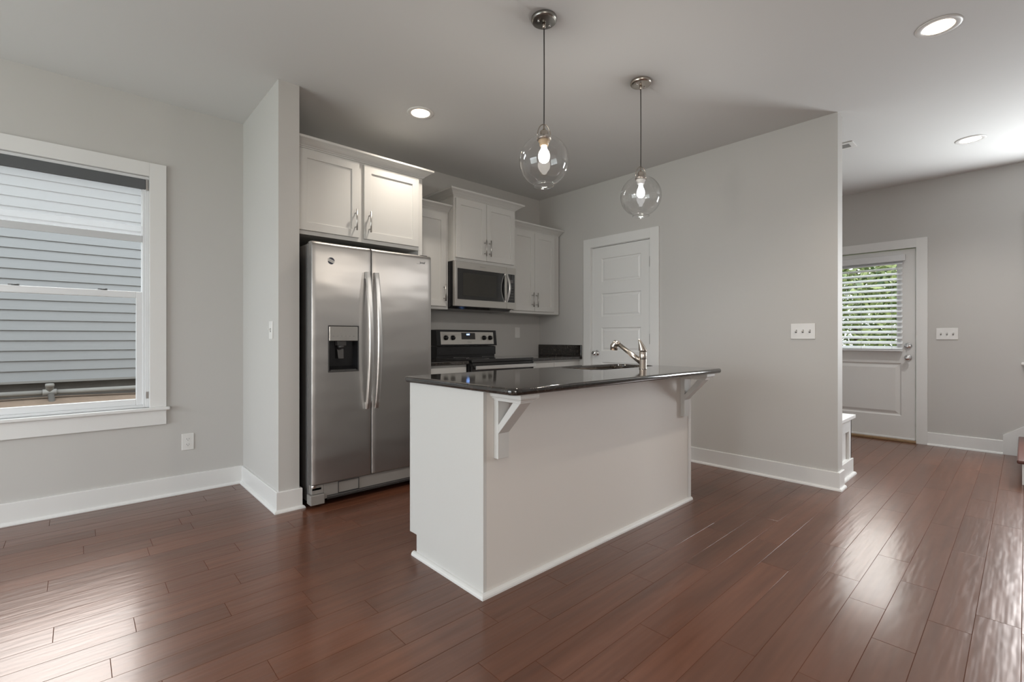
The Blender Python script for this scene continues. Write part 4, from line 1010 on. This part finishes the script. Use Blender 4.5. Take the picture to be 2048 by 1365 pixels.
# ------------------------------------------------------------------ outside
def ground():
    mb = MB()
    ys = [YW + .14, 4.8, 5.6, 6.1, 6.55, 30]; zs = [.12, .2, .33, .42, .50, .50]
    N = 28
    rnd = random.Random(3)
    V = []; n = N + 1
    for j, (y, z) in enumerate(zip(ys, zs)):
        for i in range(n): V.append((-14 + 30 * i / N, y, z + rnd.uniform(-.02, .02)))
    F = [(j * n + i, j * n + i + 1, (j + 1) * n + i + 1, (j + 1) * n + i) for j in range(len(ys) - 1) for i in range(N)]
    mb.add(V, F, True)
    o = mb.build('side_yard', DIRT); o['kind'] = 'structure'
    return o
ground()
g2 = MB(); g2.add([(XE + .14, -20, -.2), (40, -20, -.2), (40, YW + .14, -.2), (XE + .14, YW + .14, -.2)], [(0, 1, 2, 3)])
g2.add([(-30, -20, -.2), (XE + .14, -20, -.2), (XE + .14, YS - .14, -.2), (-30, YS - .14, -.2)], [(0, 1, 2, 3)])
g2.add([(-30, YS - .14, -.2), (XW - .14, YS - .14, -.2), (XW - .14, YW + .14, -.2), (-30, YW + .14, -.2)], [(0, 1, 2, 3)])
o = g2.build('lawn', GRASS); o['kind'] = 'structure'

nb = thing('neighbour_house', (0, 6.6, .5), 'grey house with horizontal lap siding seen through the left window', 'house')
NX0, NX1, NT = -9.0, 6.0, 3.02
ex = .0995; z = .69 + .0; V, F = [], []
mb = MB(); zr = 1.976 - ex * 13
prof = []
zz = zr
while zz < NT:
    prof += [(6.592, zz), (6.604, zz + ex - .0015), (6.604, zz + ex)]
    zz += ex
prof2 = prof + [(6.9, zz), (6.9, zr)]
mb.prism(prof2, 'x', NX0, NX1); mb.build('lap_siding', SIDING, nb)
box(NX0, NX1, 6.578, 6.62, zr - .022, zr).build('bottom_trim', SIDETRIM, nb)
box(NX0 + .01, NX1 - .01, 6.625, 6.9, .2, zr - .022).build('foundation', CONC, nb)
mb = MB().prism([(6.35, NT - .02), (6.35, NT + .06), (9.5, NT + 1.5), (12, NT + .06), (12, NT - .02)], 'x', NX0 - .2, NX1 + .2); mb.build('roof', ROOF, nb)
dpipe = thing('drain_pipe', (-.3, 6.4, .5), 'light grey pipe with a capped tee running along the neighbouring foundation', 'pipe')
px_ = -.20
MB().tube([(-5, 6.50, .57), (px_ - .03, 6.50, .57)], .024, 14).tube([(px_ + .03, 6.50, .57), (4.5, 6.50, .57)], .024, 14).build('pipe_run', PIPE, dpipe)
MB().tube([(px_ - .05, 6.50, .57), (px_ + .05, 6.50, .57)], .031, 16).lathe([(.030, -.01), (.030, .055), (.034, .056), (.034, .078), (.028, .086), (0, .088)], (px_, 6.50, .57), seg=18).build('capped_tee', PIPE, dpipe)
MB().tube([(px_ + .01, 6.47, .55), (px_ + .02, 6.40, .46), (px_ + .03, 6.30, .37)], .024, 12).build('down_leg', CONC, dpipe)

def tree(x, y, h, rad, label, n, seed, leafm):
    rnd = random.Random(seed)
    t = thing('leafy_tree', (x, y, -.2), label, 'tree', 'trees outside the entry door')
    MB().tube([(x, y, -.2), (x + .05, y + .03, h * .45), (x - .04, y + .05, h * .8)], [.09, .06, .03], 10).build('trunk', BARK, t)
    mb = MB()
    for i in range(n):
        u = rnd.uniform(-1, 1); a_ = rnd.uniform(0, 2 * math.pi); rr = rnd.random() ** .45
        s = math.sqrt(1 - u * u)
        c = Vector((x + rad * rr * s * math.cos(a_), y + rad * rr * s * math.sin(a_), h * .52 + h * .52 * rr * u))
        d = Vector((rnd.uniform(-1, 1), rnd.uniform(-1, 1), rnd.uniform(-.8, .8))).normalized(); e_ = d.cross(Vector((rnd.uniform(-1, 1), rnd.uniform(-1, 1), rnd.uniform(-1, 1)))).normalized()
        L_ = rnd.uniform(.05, .11); W_ = L_ * .38
        mb.add([c - d * L_, c + e_ * W_, c + d * L_, c - e_ * W_], [(0, 1, 2, 3)])
    fo = mb.build('foliage', leafm, t)
    return t
tree(10.4, 0.9, 3.4, 1.25, 'round leafy tree straight outside the entry door glass', 6500, 1, LEAF)
tree(10.6, 3.7, 3.0, 1.25, 'leafy tree left of centre outside the entry door glass', 5000, 2, LEAF)
tree(13.6, 2.7, 4.4, 1.7, 'taller tree standing farther back beyond the entry door', 7500, 3, LEAF)
